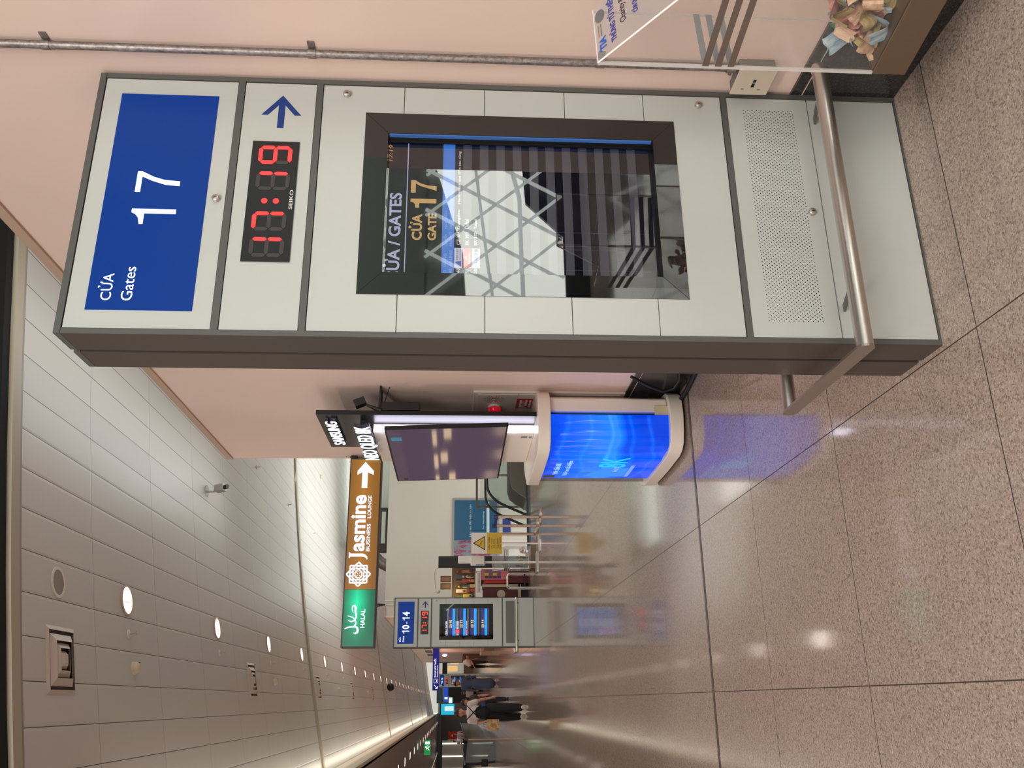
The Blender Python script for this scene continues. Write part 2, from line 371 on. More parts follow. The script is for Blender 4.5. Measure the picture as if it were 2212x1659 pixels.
# ---------------------------------------------------------------- hall behind the camera (seen as a reflection in the gate screen)
struct('wall_behind', MB().box(3.0, 10, -4.2, -4.05, 1.9, 6).box(3.0, 4.2, -4.2, -4.05, 0, 1.9).box(7.6, 10, -4.2, -4.05, 0, 1.9), c255('behind_grey', 176, 180, 172, .6))
struct('window_1', MB().prism([(4.2, .28), (5.15, .28), (5.6, .72), (7.6, .84), (7.6, 1.9), (6.3, 1.86), (4.9, 1.46), (4.2, 1.42)], 'y', -4.14, -4.12), mat('lit_window', (.1, .1, .1), .5, emit=(.95, .97, .88), es=7.5))
struct('trim_19', MB().prism([(4.2, 0), (7.6, 0), (7.6, .84), (5.6, .72), (5.15, .28), (4.2, .28)], 'y', -4.16, -4.08), c255('behind_black', 10, 10, 12, .4))  # black panel added to darken the lower part of the screen reflection
struct('trim_20', MB().prism([(4.2, 1.42), (4.9, 1.46), (6.3, 1.86), (7.6, 1.9), (4.2, 1.9)], 'y', -4.16, -4.08), c255('behind_grey', 176, 180, 172, .6))
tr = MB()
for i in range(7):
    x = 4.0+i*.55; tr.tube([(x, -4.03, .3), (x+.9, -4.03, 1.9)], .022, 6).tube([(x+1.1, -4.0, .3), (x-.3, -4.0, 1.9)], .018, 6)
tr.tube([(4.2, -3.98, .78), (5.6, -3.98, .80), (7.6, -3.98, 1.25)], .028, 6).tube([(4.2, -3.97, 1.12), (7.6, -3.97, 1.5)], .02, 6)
struct('window_truss_glow', tr, mat('truss_painted_glow', (.1, .1, .1), .5, emit=(.68, .74, .70), es=4.4))  # trusses given a dimmer glow to paint soft shadows on the backlit window
# lit shops on the far side of the hall (seen in the television glass)
struct('wall_shops', MB().box(-8.8, -8.6, 18, 59.9, 0, 3.4), c255('shops_mauve', 74, 62, 70, .6))
sh_ = MB()
for i in range(9):
    y = 21+i*4.3; sh_.box(-8.6, -8.5, y, y+1.5, .9+.2*(i % 3), 1.25+.2*(i % 3)).box(-8.6, -8.5, y+.4, y+2.6, 1.8, 2.0)
struct('window_3', sh_, mat('warm_windows', (.1, .1, .1), .5, emit=(1, .72, .40), es=2.0))

# ---------------------------------------------------------------- gate information kiosk
SEG = {'0': 'abcdef', '1': 'bc', '7': 'abc', '9': 'abcdfg', '8': 'abcdefg'}
def seg_poly(s_, x, z, W, H, t):
    h = H/2; g = t*.12
    def hor(zc, a, b): return [(a+g, zc), (a+t/2+g, zc+t/2), (b-t/2-g, zc+t/2), (b-g, zc), (b-t/2-g, zc-t/2), (a+t/2+g, zc-t/2)]
    def ver(xc, a, b): return [(xc, a+g), (xc-t/2, a+t/2+g), (xc-t/2, b-t/2-g), (xc, b-g), (xc+t/2, b-t/2-g), (xc+t/2, a+t/2+g)]
    L, Rr = x+t/2, x+W-t/2; B, Mi, T = z+t/2, z+h, z+H-t/2
    return {'a': hor(T, L, Rr), 'd': hor(B, L, Rr), 'g': hor(Mi, L, Rr), 'f': ver(L, Mi, T), 'b': ver(Rr, Mi, T), 'e': ver(L, B, Mi), 'c': ver(Rr, B, Mi)}[s_]
def kiosk(loc, label, gate, far, holes=True):
    t = thing('gate_information_kiosk', label, 'information kiosk', loc, 0)
    W, H, D = .9306, 2.681, .272
    # shell
    fr = MB()
    fr.box(0, .017, 0, .128, 0, H-.021).box(W-.017, W, 0, .128, 0, H-.021)
    for z0, z1 in ((2.212, 2.2335), (1.9575, 1.9775), (.5965, .6155), (.0, .006)): fr.box(.017, W-.017, 0, .03, z0, z1)
    obj('front_frame', fr, M_frame, t)
    obj('side_panel', MB().box(-.0008, 0, .0015, .1275, 0, H-.0215), M_side, t)
    obj('back_body', MB().box(0, W, .148, D, 0, H-.021), M_side, t)
    obj('core', MB().box(.012, W-.012, .048, .15, 0, H-.01), M_gap, t)
    obj('top_cap', MB().box(0, W, 0, .128, H-.0195, H).box(0, W, .148, D, H-.0195, H), M_frame, t)
    p = M_alu
    obj('sign_panel', MB().box(.0195, W-.0195, .0035, .02, 2.2355, 2.6585), p, t)
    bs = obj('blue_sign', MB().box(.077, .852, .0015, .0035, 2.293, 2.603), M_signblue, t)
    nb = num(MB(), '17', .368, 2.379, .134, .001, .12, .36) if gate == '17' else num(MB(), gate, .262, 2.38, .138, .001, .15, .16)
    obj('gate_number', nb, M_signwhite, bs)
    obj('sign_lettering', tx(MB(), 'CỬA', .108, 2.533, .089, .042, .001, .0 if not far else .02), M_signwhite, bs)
    obj('sign_lettering', tx(MB(), 'Gates', .108, 2.472, .112, .033, .001, 0 if not far else .02), M_signwhite, bs)
    cp_ = obj('clock_panel', MB().box(.0195, W-.0195, .0035, .02, 1.9795, 2.21), p, t)
    ar = MB(); plank(ar, (.736, 2.087), (.853, 2.087), .021, .0035)
    q = .0155
    for sgn in (1, -1):
        ar.prism([(.864, 2.087), (.864-.001, 2.087), (.786, 2.087+sgn*.064), (.786, 2.087+sgn*.043), (.838, 2.087)], 'y', .0022, .0035)
    obj('arrow', ar, M_arrow, cp_)
    ck = obj('clock_display', MB().box(.246, .681, -.001, .0035, 2.0195, 2.1675), c255('clock_black', 26, 24, 27, .25), cp_)
    for x, dg in ((.261, '1'), (.352, '7'), (.498, '1'), (.595, '9')):
        on, of = MB(), MB()
        for s_ in 'abcdefg':
            (on if s_ in SEG[dg] else of).prism(seg_poly(s_, x, 2.04, .068, .105, .0125), 'y', -.0022, -.001)
        obj('lit_digit', on, M_redfar if far else M_red, ck); obj('unlit_segments', of, M_off, ck)
    obj('colon', MB().disc((.459, -.001, 2.113), .0095, 'y', 16, .0012).disc((.459, -.001, 2.077), .0095, 'y', 16, .0012), M_redfar if far else M_red, ck)
    obj('clock_lettering', tx(MB(), 'SEIKO', .431, 2.0255, .07, .011, -.0014, .01), c255('seiko_white', 220, 215, 215, .4), ck)
    # monitor panel in sheets around the bezel
    x0, x1, z0, z1 = .143, .805, .785, 1.8125
    mp = MB(); a, b = .0195, W-.0195; zz = (.618, .8845, 1.1535, 1.4215, 1.6885, 1.955)
    mp.box(a, b, .0035, .02, .618, z0).box(a, b, .0035, .02, z1, 1.955)
    for i in range(len(zz)-1):
        lo, hi = max(zz[i]+.0012, z0), min(zz[i+1]-.0012, z1)
        if hi > lo: mp.box(a, x0, .0035, .02, lo, hi).box(x1, b, .0035, .02, lo, hi)
    mpo = obj('monitor_panel', mp, p, t)
    sx0, sx1, sz0, sz1 = .2185, .727, .862, 1.737
    bz = MB()
    bz.add([(x0, .001, z0), (x1, .001, z0), (x1, .001, z1), (x0, .001, z1), (sx0, .001, sz0), (sx1, .001, sz0), (sx1, .001, sz1), (sx0, .001, sz1)],
           [(0, 1, 5, 4), (1, 2, 6, 5), (2, 3, 7, 6), (3, 0, 4, 7)])
    bz.add([(sx0, .001, sz0), (sx1, .001, sz0), (sx1, .001, sz1), (sx0, .001, sz1), (sx0, .042, sz0), (sx1, .042, sz0), (sx1, .042, sz1), (sx0, .042, sz1)],
           [(0, 1, 5, 4), (1, 2, 6, 5), (2, 3, 7, 6), (3, 0, 4, 7)])
    bz.add([(x0, .001, z0), (x1, .001, z0), (x1, .001, z1), (x0, .001, z1), (x0, .018, z0), (x1, .018, z0), (x1, .018, z1), (x0, .018, z1)],
           [(0, 1, 5, 4), (1, 2, 6, 5), (2, 3, 7, 6), (3, 0, 4, 7)])
    bzo = obj('monitor_bezel', bz, M_bez, mpo)
    for p1, p2 in (((x0, z0), (sx0, sz0)), ((x1, z0), (sx1, sz0)), ((x1, z1), (sx1, sz1)), ((x0, z1), (sx0, sz1))): obj('bezel_mitre', plank(MB(), p1, p2, .0012, .001, .0004), M_gap, bzo)
    # screen; its light on the opening's right side is painted as a strip
    sc = obj('screen', MB().box(sx0-.01, sx1+.01, .040, .046, sz0-.01, sz1+.01), M_scr if not far else M_scrf, mpo)
    obj('glass_cover', MB().box(sx0+.0004, sx1-.0004, .0372, .0380, sz0+.0004, sz1-.0004), M_cover, sc)
    y = .0395
    def part(nm, mb, m): return obj(nm, mb, m, sc)
    if not far:
        part('screen_spill', MB().box(.7225, .7268, .003, .017, .866, 1.733), M_edge)  # screen light on the opening's side wall, painted as a blue glow
        T = MB(); tx(T, 'CỬA / GATES', .205, 1.688, .320, .052, y, .022, .0004); 
        T2 = MB()
        vs = T.v
        part('title_lettering', clipx(T, .2295), glow('scr_lilac', 196, 198, 236, .62))
        part('title_rule', MB().box(.2187, .716, y, y+.0004, 1.6705, 1.6735), glow('scr_lilac', 196, 198, 236, .62))
        Yl = MB(); tx(Yl, 'CỬA', .354, 1.6205, .095, .043, y, .03, .0004); tx(Yl, 'GATE', .354, 1.575, .098, .028, y, .03, .0004); num(Yl, '17', .472, 1.577, .083, y, .19, .22, .0004)
        part('gate_lettering', Yl, glow('scr_gold', 226, 176, 96, .60))
        part('table_header', MB().box(.2187, .716, y, y+.0004, 1.518, 1.557), glow('scr_blue', 30, 130, 240, .60))
        hd = MB()
        for s1, s2, xa, wa in (('Ờ', 'ME', .238, .016), ('HÃNG', 'AIRLINES', .262, .058), ('CHUYẾN', 'FLIGHT', .335, .052), ('NƠI ĐẾN', 'DESTINATION', .397, .083), ('GHI CHÚ', 'REMARKS', .485, .062)):
            tx(hd, s1, xa, 1.5415, wa*(.78 if wa > .03 else .6), .0105, y-.0004, .012, .0003); tx(hd, s2, xa, 1.5245, wa, .0085, y-.0004, .012, .0003)
        part('header_lettering', hd, glow('scr_header', 150, 176, 240, .62))
        rows = MB()
        for k in range(11):
            z = 1.4775-k*.0547
            rows.box(.2187, .716, y, y+.0004, z-.0135, z+.0125)
        part('table_rows', rows, glow('scr_row', 58, 56, 80, .32))
        rl = MB()
        for k in range(11):
            for z in (1.4775-k*.0547-.0142, 1.4775-k*.0547+.0132): rl.box(.2187, .716, y-.0002, y, z-.0004, z+.0004)
        for x in (.255, .329, .391): rl.box(x, x+.0008, y-.0003, y-.0001, .89, 1.518)
        part('table_lines', rl, glow('scr_line', 84, 80, 120, .45))
        for k, (tm, fl_, ds) in enumerate((('40', 'CZ 374', 'Guangzhou'), ('55', 'EK 393', 'Dubai'), ('50', 'BR 382', 'Taipei'))):
            z = 1.499-k*.0272; wt = MB()
            tx(wt, tm, .239, z, .016, .0105, y-.0005, .012, .0003); tx(wt, fl_, .339, z, .047, .0105, y-.0005, .012, .0003)
            tx(wt, ds, .398, z-.0015*(k != 1), (.070, .034, .036)[k], .0125, y-.0005, .012, .0003)
            if k == 0: tx(wt, 'Hành khách qua đến sau cùng', .49, 1.497, .20, .0125, y-.0005, .01, .0003)
            part('row_lettering', wt, glow('scr_white', 232, 232, 236, .62))
        lw = MB().box(.2575, .3275, y-.0006, y-.0003, 1.4915, 1.517).box(.2575, .3275, y-.0006, y-.0003, 1.436, 1.462)
        part('airline_logo', lw, glow('scr_logowhite', 222, 222, 250, .62))
        part('airline_logo', MB().box(.2575, .3275, y-.0006, y-.0003, 1.4645, 1.4895), glow('scr_logored', 222, 84, 84, .62))
        lb = MB(); lb.prism([(.262, 1.495), (.282, 1.495), (.279, 1.513), (.274, 1.513)], 'y', y-.001, y-.0007)
        part('airline_emblem', lb, glow('scr_navy', 70, 100, 200, .6))
        ld = MB(); tx(ld, '中国南方航空', .284, 1.5035, .041, .008, y-.001, 0, .0003); tx(ld, 'CHINA SOUTHERN AIRLINES', .284, 1.4965, .041, .0035, y-.001, 0, .0003)
        tx(ld, 'EVA AIR', .262, 1.444, .038, .006, y-.001, .01, .0003); plank(ld, (.303, 1.444), (.311, 1.451), .0035, y-.001, .0003); ld.prism(rrect(.315, .3245, 1.4425, 1.4525, .002), 'y', y-.001, y-.0007)
        part('airline_lettering', ld, glow('scr_dark', 60, 90, 90, .5))
        lr = MB(); tx(lr, 'Emirates', .272, 1.4665, .040, .007, y-.001, .006, .0003)
        for k in range(5): plank(lr, (.292+k*.003-.006, 1.4755+.002*(k % 2)), (.294+k*.0022-.004, 1.485-.001*abs(k-2)), .0012, y-.001, .0003)
        part('airline_lettering', lr, glow('scr_white', 232, 232, 236, .62))
        ct = MB(); tx(ct, '17:19', .645, 1.722, .062, .014, y-.0003, .004, .0003, .25)
        part('screen_clock', ct, glow('scr_orange', 214, 160, 80, .5))
    else:
        multi = gate == '10-14'; n = 4 if multi else 2
        T = MB(); tx(T, 'CỬA / GATES', .228, 1.665, .26, .038, y, .05, .0004); part('title_lettering', T, glow('far_white', 235, 235, 255, 1.1))
        part('title_rule', MB().box(.222, .722, y, y+.0004, 1.648, 1.653), glow('far_white', 235, 235, 255, 1.1))
        st = (.205 if multi else .40)
        bl, nv, gr, rd, wh = MB(), MB(), MB(), MB(), MB()
        for k, g in enumerate(('10', '11', '12', '14') if multi else ('15', '16')):
            zt = 1.640-k*st; yl = MB()
            nv.box(.222, .722, y, y+.0004, zt-.075, zt-.004)
            bl.box(.222, .722, y, y+.0004, zt-.128, zt-.078)
            gr.box(.222, .722, y, y+.0004, zt-.182, zt-.152)
            num(yl, g, .45, zt-.068, .052, y-.0005, .2, .2, .0004); tx(yl, 'CỬA', .365, zt-.040, .07, .024, y-.0005, .03, .0004); tx(yl, 'GATE', .365, zt-.068, .07, .022, y-.0005, .03, .0004)
            part('gate_lettering', yl, glow('far_gold', 255, 225, 140, 1.2))
            if multi and k < 2:
                for r in range(3 if k == 0 else 1):
                    zr = zt-.146-r*.027
                    rd.box(.262, .335, y-.0006, y-.0002, zr-.010, zr+.014)
                    for c in (.226, .345, .40): plank(wh, (c, zr), (c+(.03, .045, .09)[(.226, .345, .40).index(c)], zr), .010, y-.0006, .0003)
        part('gate_header', nv, glow('far_navy', 10, 20, 110, .8)); part('table_header', bl, glow('far_blue', 0, 150, 255, 1.2))
        part('table_rows', gr, glow('far_grey', 90, 100, 120, .6))
        if rd.v: part('airline_logo', rd, glow('far_red', 255, 80, 100, 1.1)); part('row_lettering', wh, glow('far_white', 235, 235, 255, 1.1))
    # lower panels
    pp = obj('perforated_panel', MB().box(.0195, W-.0195, .0035, .02, .3155, .5945), p, t)
    if holes:
        hm = MB(); r = .0019; dx = .787/61/2
        for i in range(123):
            for j in range(12 if i % 2 == 0 else 11):
                cx = .0745+i*dx; cz = .3690+j*.01545+(.00772 if i % 2 else 0)
                hm.add([(cx+r*math.cos(k*PI/3), .0031, cz+r*math.sin(k*PI/3)) for k in range(6)], [(0, 1, 2, 3, 4, 5)])
        obj('perforations', hm, M_gap, pp)
    else: obj('perforations', MB().box(.0745, .861, .003, .0035, .369, .539), c255('far_perf', 120, 118, 110, .6), pp)
    obj('base_panel', MB().box(.0195, W-.0195, .0035, .02, .008, .3115), p, t)
    for x, z, o_ in ((.463, 2.262, 'sign'), (.874, 1.8785, 'mon'), (.874, .695, 'mon'), (.464, .3535, 'perf')):
        kn = MB(); kn.tube([(x, .0035, z), (x, -.009, z), (x, -.011, z)], [.0115, .0115, .009], 20)
        k_ = obj('lock', kn, M_lock, t, smooth=True)
        obj('keyhole', MB().box(x-.0012, x+.0012, -.0116, -.0108, z-.005, z+.004), M_gap, k_)
    return t
def clipx(mb, x):
    bm = bmesh.new(); me = bpy.data.meshes.new('c'); me.from_pydata(mb.v, [], mb.f); bm.from_mesh(me)
    bmesh.ops.bisect_plane(bm, geom=bm.verts[:]+bm.edges[:]+bm.faces[:], plane_co=(x, 0, 0), plane_no=(-1, 0, 0), clear_outer=True)
    o = MB(); bm.verts.ensure_lookup_table()
    for i, v in enumerate(bm.verts): v.index = i
    o.v = [tuple(v.co) for v in bm.verts]; o.f = [tuple(v.index for v in f.verts) for f in bm.faces]; bm.free(); bpy.data.meshes.remove(me); return o
def glossy_black(name, col, ior, rough=.015, em=None, es=0):
    m, t, b = nt(name); b.inputs['Base Color'].default_value = (*col, 1); b.inputs['Roughness'].default_value = rough; b.inputs['IOR'].default_value = ior
    if em: b.inputs['Emission Color'].default_value = (*em, 1); b.inputs['Emission Strength'].default_value = es
    return m
M_bez = glossy_black('bezel_gloss', (.004, .005, .005), 1.75)
M_scr = glossy_black('screen_gloss', (.004, .004, .006), 1.1, em=lin(8, 8, 20), es=.4)
M_scrf = glossy_black('screen_far', (.004, .004, .006), 1.5, em=lin(4, 6, 40), es=.5)
M_edge = c255('screen_side_glow', 52, 92, 150, .3, emit=lin(50, 92, 160), es=.35)

kiosk((1.0224, 2.384, 0), 'near grey information kiosk for gate 17 with red clock reading 17:19', '17', False)
kiosk((.965, 17.1, 0), 'grey information kiosk for gates 10-14 standing past the hanging sign', '10-14', True, holes=False)
kiosk((.99, 66.2, 0), 'small distant information kiosk for gates 15-16 under the dark blue sign', '15-16', True, holes=False)

# bumper rails
def rail(loc, label, near=True):
    t = thing('bumper_rail', label, 'rail', loc)
    n = 28 if near else 10; z = .346
    obj('front_tube', MB().tube([(-.088, -.184, z), (.87, -.184, z), (.886, -.18, z), (.889, -.176, z)], .0245, n), M_steel, t, smooth=True)
    obj('rear_tube', MB().tube([(-.088, .40, z), (.9, .40, z)], .0245, n), M_steel, t, smooth=True)
    a = []
    for k in range(13): an = math.radians(90+180*k/12); a.append((-.184+.0255*math.cos(an), z+.0255*math.sin(an)))
    b = []
    for k in range(13): an = math.radians(-90+180*k/12); b.append((.40+.0255*math.cos(an), z+.0255*math.sin(an)))
    obj('end_plate', MB().prism(a+[(.122, z-.0255), (.122, z+.0255)], 'x', -.094, -.086).prism([(.1235, z-.0255)]+b+[(.1235, z+.0255)], 'x', -.0935, -.0865), brush2, t, smooth=False)
    for x in (.119, .821):
        obj('bracket', MB().prism([(-.002, z-.045), (-.002, z-.051), (-.17, z-.004), (-.17, z+.004)], 'x', x-.012, x+.012), M_frame, t)
    return t
brush2 = brushed('rail_end_steel', (.46, .40, .36), .42)
rail((1.0224, 2.384, 0), 'brushed steel bumper rail around the foot of the gate 17 kiosk')
rail((.965, 17.1, 0), 'thin steel bumper rail in front of the gates 10-14 kiosk', False)

# ---------------------------------------------------------------- conduit and outlet box on the wall
t = thing('wall_conduit', 'galvanised steel conduit running down the pink wall', 'pipe', (XW, 2.255, 0))
obj('pipe', MB().tube([(-.018, 0, 3.38), (-.018, 0, .60)], .0125, 16), M_galv, t, smooth=True)
for z in (2.80, 1.978, 1.048):
    c = MB().tube([(-.018, 0, z-.012), (-.018, 0, z+.012)], .0148, 16).box(-.004, 0, .008, .038, z-.011, z+.011).box(-.004, 0, -.038, -.008, z-.011, z+.011)
    obj('pipe_clamp', c, M_galv, t, smooth=False)
obj('coupling', MB().tube([(-.018, 0, .60), (-.018, 0, .63)], .0165, 10).tube([(-.018, .016, .612), (-.018, .03, .612)], .006, 8), M_galv, t)
t = thing('outlet_box', 'cream plastic outlet box at the foot of the conduit', 'socket', (XW, 2.25, .475))
obj('box_body', MB().box(-.045, 0, -.02, .092, 0, .118), c255('outlet_side_grey', 120, 112, 106, .5), t, bevel=.003)
fp = obj('face_plate', MB().box(-.05, -.045, -.024, .096, -.004, .122), c255('cream_plastic', 205, 190, 172, .4), t, bevel=.002)
obj('port', MB().box(-.0512, -.0499, .020, .033, .052, .062).box(-.0512, -.0499, .038, .056, .052, .062), M_gap, fp)
obj('screw_cover', MB().box(-.0512, -.0499, .064, .070, .026, .036).box(-.0512, -.0499, .064, .070, .082, .092), c255('cover_grey', 150, 140, 130, .5), fp)

# ---------------------------------------------------------------- donation box
def donation_box(loc, rz, label, W=.215, Dp=.62, H=.874, near=True):
    """origin: back left corner under the plinth; x to the right, -y towards the giver"""
    t = thing('donation_box', label, 'donation box', loc, rz)
    obj('plinth', MB().box(-.004, W+.004, -Dp-.004, .004, 0, .095), c255('plinth_bronze', 112, 92, 74, .35, metal=.5), t, bevel=.002)
    th = .004; zf = .095; zt = H; sl = .235; zl = H-.20
    prof = [(0, zf), (0, zt), (-sl, zl), (-Dp, zl-.03), (-Dp, zf)]
    for x in (0, W-th): obj('side_wall', MB().prism(prof, 'x', x, x+th), M_acr, t)
    obj('back_wall', MB().box(th, W-th, -th, 0, zf, zt), M_acr, t)
    obj('front_wall', MB().box(th, W-th, -Dp, -Dp+th, zf, zl-.03), M_acr, t)
    lid = obj('sloped_lid', MB().prism([(0, zt), (-sl, zl), (-sl, zl+.004), (0, zt+.004)], 'x', 0, W), acrylic('lid_acrylic', (.95, .94, .95), .13), t)
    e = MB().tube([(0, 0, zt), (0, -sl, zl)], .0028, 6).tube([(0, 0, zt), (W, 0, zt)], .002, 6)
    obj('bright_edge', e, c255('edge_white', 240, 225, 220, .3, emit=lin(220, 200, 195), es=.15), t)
    obj('corner_edge', MB().box(-.0015, .0065, -.0015, .0065, zf, zt).box(W-.004, W+.001, -.0, .004, zf, zt), M_acredge, t)
    st = MB()
    for k in range(3):
        z = .565-k*.036; st.box(-.0012, 0, -Dp, .0, z, z+.018)
    obj('stripe', st, c255('stripe_brown', 96, 80, 70, .5), t)
    sb = MB()
    for k in range(3):
        z = .565-k*.036; sb.box(.004, W-.004, -.0055, -.0045, z, z+.018)
    obj('stripe', sb, c255('stripe_grey', 130, 132, 134, .4), t)
    if near:
        def lidtext(body, u0, v0, wd, ht, off, m):   # on the sloping lid: u along the width, v distance down from the top edge
            q = tx(MB(), body, u0, 0, wd, ht, 0, off, .0004); L = math.hypot(sl, zt-zl); dy, dz = -sl/L, (zl-zt)/L
            n = Vector((0, dz*-1*-1, dy*-1))  # outward normal placeholder
            nn = Vector((0, dz, -dy)).normalized()
            if nn.z < 0: nn = -nn
            r = MB(); r.f = q.f
            for x, y, z in q.v:
                s_ = v0+ht-z; r.v.append((x, dy*s_+nn.y*(.0052-y), zt+dz*s_+nn.z*(.0052-y)))
            return obj('lid_lettering', r, m, lid)
        bl = c255('letter_blue', 52, 60, 150, .5); gy = c255('letter_grey', 110, 108, 106, .5); bk = c255('letter_black', 50, 48, 60, .5)
        lidtext('TIA', .024, .015, .052, .024, .04, c255('letter_cyan_blue', 20, 90, 190, .5))
        lidtext('TAN SON NHAT', .082, .014, .05, .005, 0, gy); lidtext('INTERNATIONAL AIRPORT', .082, .023, .05, .005, 0, gy)
        lidtext('●', .14, .008, .05, .034, 0, gy); lidtext('THÙNG TỪ THIỆN', .026, .050, .185, .030, .035, bl)
        lidtext('Charity Box', .070, .092, .125, .025, .015, bk); lidtext('CẢM ƠN QUÝ KHÁCH', .07, .132, .14, .024, .035, bl)
        lidtext('ĐÃ QUYÊN GÓP', .10, .170, .11, .022, .035, bl); lidtext('Thank you', .098, .212, .1, .018, 0, bk)
    return t
db = donation_box((1.652, 1.91, .25), math.radians(9), 'clear acrylic charity box against the wall beside the gate 17 kiosk')
obj('wall_bracket', MB().box(.16, .245, -.3, -.24, .02, .07).box(.16, .295, -.06, -.01, .02, .07), M_blk, db)
# banknotes
def note(i, c, mcol, size=(.14, .066)):
    mb = MB(); nx, ny = 9, 4; ph = random.random()*6; am = .012+.02*random.random(); k = random.uniform(1.5, 3)
    for a in range(nx+1):
        for b in range(ny+1):
            x = (a/nx-.5)*size[0]; y = (b/ny-.5)*size[1]
            mb.v.append((x, y, am*math.sin(k*PI*a/nx+ph)+.006*math.sin(b*1.7+ph+a*.5)))
    for a in range(nx):
        for b in range(ny): q = a*(ny+1)+b; mb.f.append((q, q+ny+1, q+ny+2, q+1))
    me_o = obj('banknote', mb, mcol, smooth=True)
    me_o.location = c; me_o.rotation_euler = (random.uniform(-1.2, 1.2), random.uniform(-.9, .9), random.uniform(0, 6.28))
    return me_o
def notemat(n, a, b):
    m, t, bb = nt('note_'+n); co = objco(t, (40, 60, 10)); ns = noise(t, co, 1.0, 5, .65)
    t.links.new(ramp(t, ns, [(.35, lin(*a)), (.65, lin(*b))]), bb.inputs['Base Color']); bb.inputs['Roughness'].default_value = .6; return m
NM = {'pink': notemat('pink', (214, 120, 124), (236, 196, 186)), 'tan': notemat('tan', (206, 158, 128), (232, 204, 176)), 'blue': notemat('blue', (110, 140, 160), (186, 200, 204)),
      'olive': notemat('olive', (150, 130, 84), (200, 182, 130)), 'green': notemat('green', (46, 96, 66), (120, 160, 120)), 'grey': notemat('grey', (140, 136, 130), (206, 200, 190))}
cs_, sn_ = math.cos(math.radians(9)), math.sin(math.radians(9))
def boxpt(x, y, z): return (1.652+cs_*x-sn_*y, 1.91+sn_*x+cs_*y, .25+z)
keys = ['tan', 'blue', 'pink', 'olive', 'tan', 'pink', 'blue', 'green', 'grey', 'tan', 'pink', 'olive', 'tan']
k = 0
for layer in range(7):
    for j in range(11):
        y = -.055-j*.045; top = .05+.13*min(1, (j+1)/5)
        z = .104+layer*top/6.5+random.uniform(-.004, .006)
        n_ = note(k, boxpt(random.uniform(.034, .172), y+random.uniform(-.015, .015), z+.012), NM[keys[k % len(keys)]], (.074, .052))
        cname = keys[k % len(keys)]
        tag(n_, 'crumpled %s banknote in the heap on the floor of the near charity box' % {'tan': 'tan', 'blue': 'pale blue', 'pink': 'pink', 'olive': 'olive', 'green': 'dark green', 'grey': 'grey'}[cname], 'banknote', '%s banknotes in the near charity box' % cname)
        k += 1

# ---------------------------------------------------------------- television stand against the wall
tvs = thing('display_counter', 'white curved display counter with glowing blue panel against the pink wall', 'display stand', (1.5, 5.3, 0))
def ox(p): return (p[0]-1.5, p[1]-5.3)
out = [(1.945, 5.50), (1.935, 5.40), (1.90, 5.345), (1.85, 5.315), (1.77, 5.30), (1.66, 5.315), (1.575, 5.345), (1.535, 5.395), (1.515, 5.47), (1.50, 5.8), (1.497, 6.22), (1.52, 6.32), (1.62, 6.46), (1.80, 6.60), (1.945, 6.64)]
out = [ox(p) for p in out]
M_cw = c255('counter_white', 232, 218, 206, .35); 
obj('lower_slab', MB().prism(out, 'z', .022, .112), M_cw, tvs, bevel=.006)
obj('recessed_foot', MB().prism([(x*.9+.03, y*.9+.06) for x, y in out], 'z', 0, .024), M_blk, tvs)
obj('upper_slab', MB().prism(out, 'z', .897, .98), M_cw, tvs, bevel=.006)
def lightbox():
    m, t, b = nt('blue_lightbox'); co = objco(t, (1.5, 1.5, 1.0)); xyz = sepxyz(t, objco(t))
    wv = t.nodes.new('ShaderNodeTexWave'); wv.inputs['Scale'].default_value = 2.2; wv.inputs['Distortion'].default_value = 5; wv.inputs['Detail'].default_value = 1.2; wv.inputs['Detail Scale'].default_value = .8; wv.wave_type = 'BANDS'; wv.bands_direction = 'Z'; t.links.new(co, wv.inputs[0])
    n = noise(t, co, 1.6, 2, .5)
    zc = math_n(t, 'ADD', xyz[2], math_n(t, 'MULTIPLY', math_n(t, 'SUBTRACT', n, .5), .35))
    up = math_n(t, 'SMOOTH_MIN', math_n(t, 'MULTIPLY', math_n(t, 'SUBTRACT', zc, .40), 14), 1.0, .3)
    dn = math_n(t, 'MULTIPLY', math_n(t, 'SUBTRACT', .84, zc), 2.1)
    mid = math_n(t, 'MAXIMUM', 0, math_n(t, 'MINIMUM', 1, math_n(t, 'MINIMUM', up, dn)))
    f = math_n(t, 'ADD', math_n(t, 'MULTIPLY', n, .20), math_n(t, 'ADD', math_n(t, 'MULTIPLY', math_n(t, 'POWER', wv.outputs[0], 14.0), .12), math_n(t, 'MULTIPLY', mid, .46)))
    col = ramp(t, f, [(.05, lin(2, 50, 190)), (.16, lin(0, 84, 250)), (.40, lin(18, 118, 255)), (.66, lin(70, 160, 255)), (1, lin(150, 200, 255))])
    t.links.new(col, b.inputs['Emission Color']); b.inputs['Emission Strength'].default_value = 1.08; b.inputs['Base Color'].default_value = (.0, .02, .08, 1); b.inputs['Roughness'].default_value = .3
    return m
arc = [(1.762, 5.352), (1.70, 5.355), (1.62, 5.365), (1.572, 5.395), (1.548, 5.45), (1.535, 5.60), (1.530, 5.80), (1.528, 6.10)]
arc = [ox(p) for p in arc]
bp = MB(); 
def curtain(mb, pts, z0, z1):
    for a, b in zip(pts[:-1], pts[1:]): mb.quad((a[0], a[1], z0), (b[0], b[1], z0), (b[0], b[1], z1), (a[0], a[1], z1))
curtain(bp, arc, .112, .897); lb_ = obj('blue_light_panel', bp, lightbox(), tvs, smooth=True)
so = lb_.modifiers.new('thick', 'SOLIDIFY'); so.thickness = .006; so.offset = -1
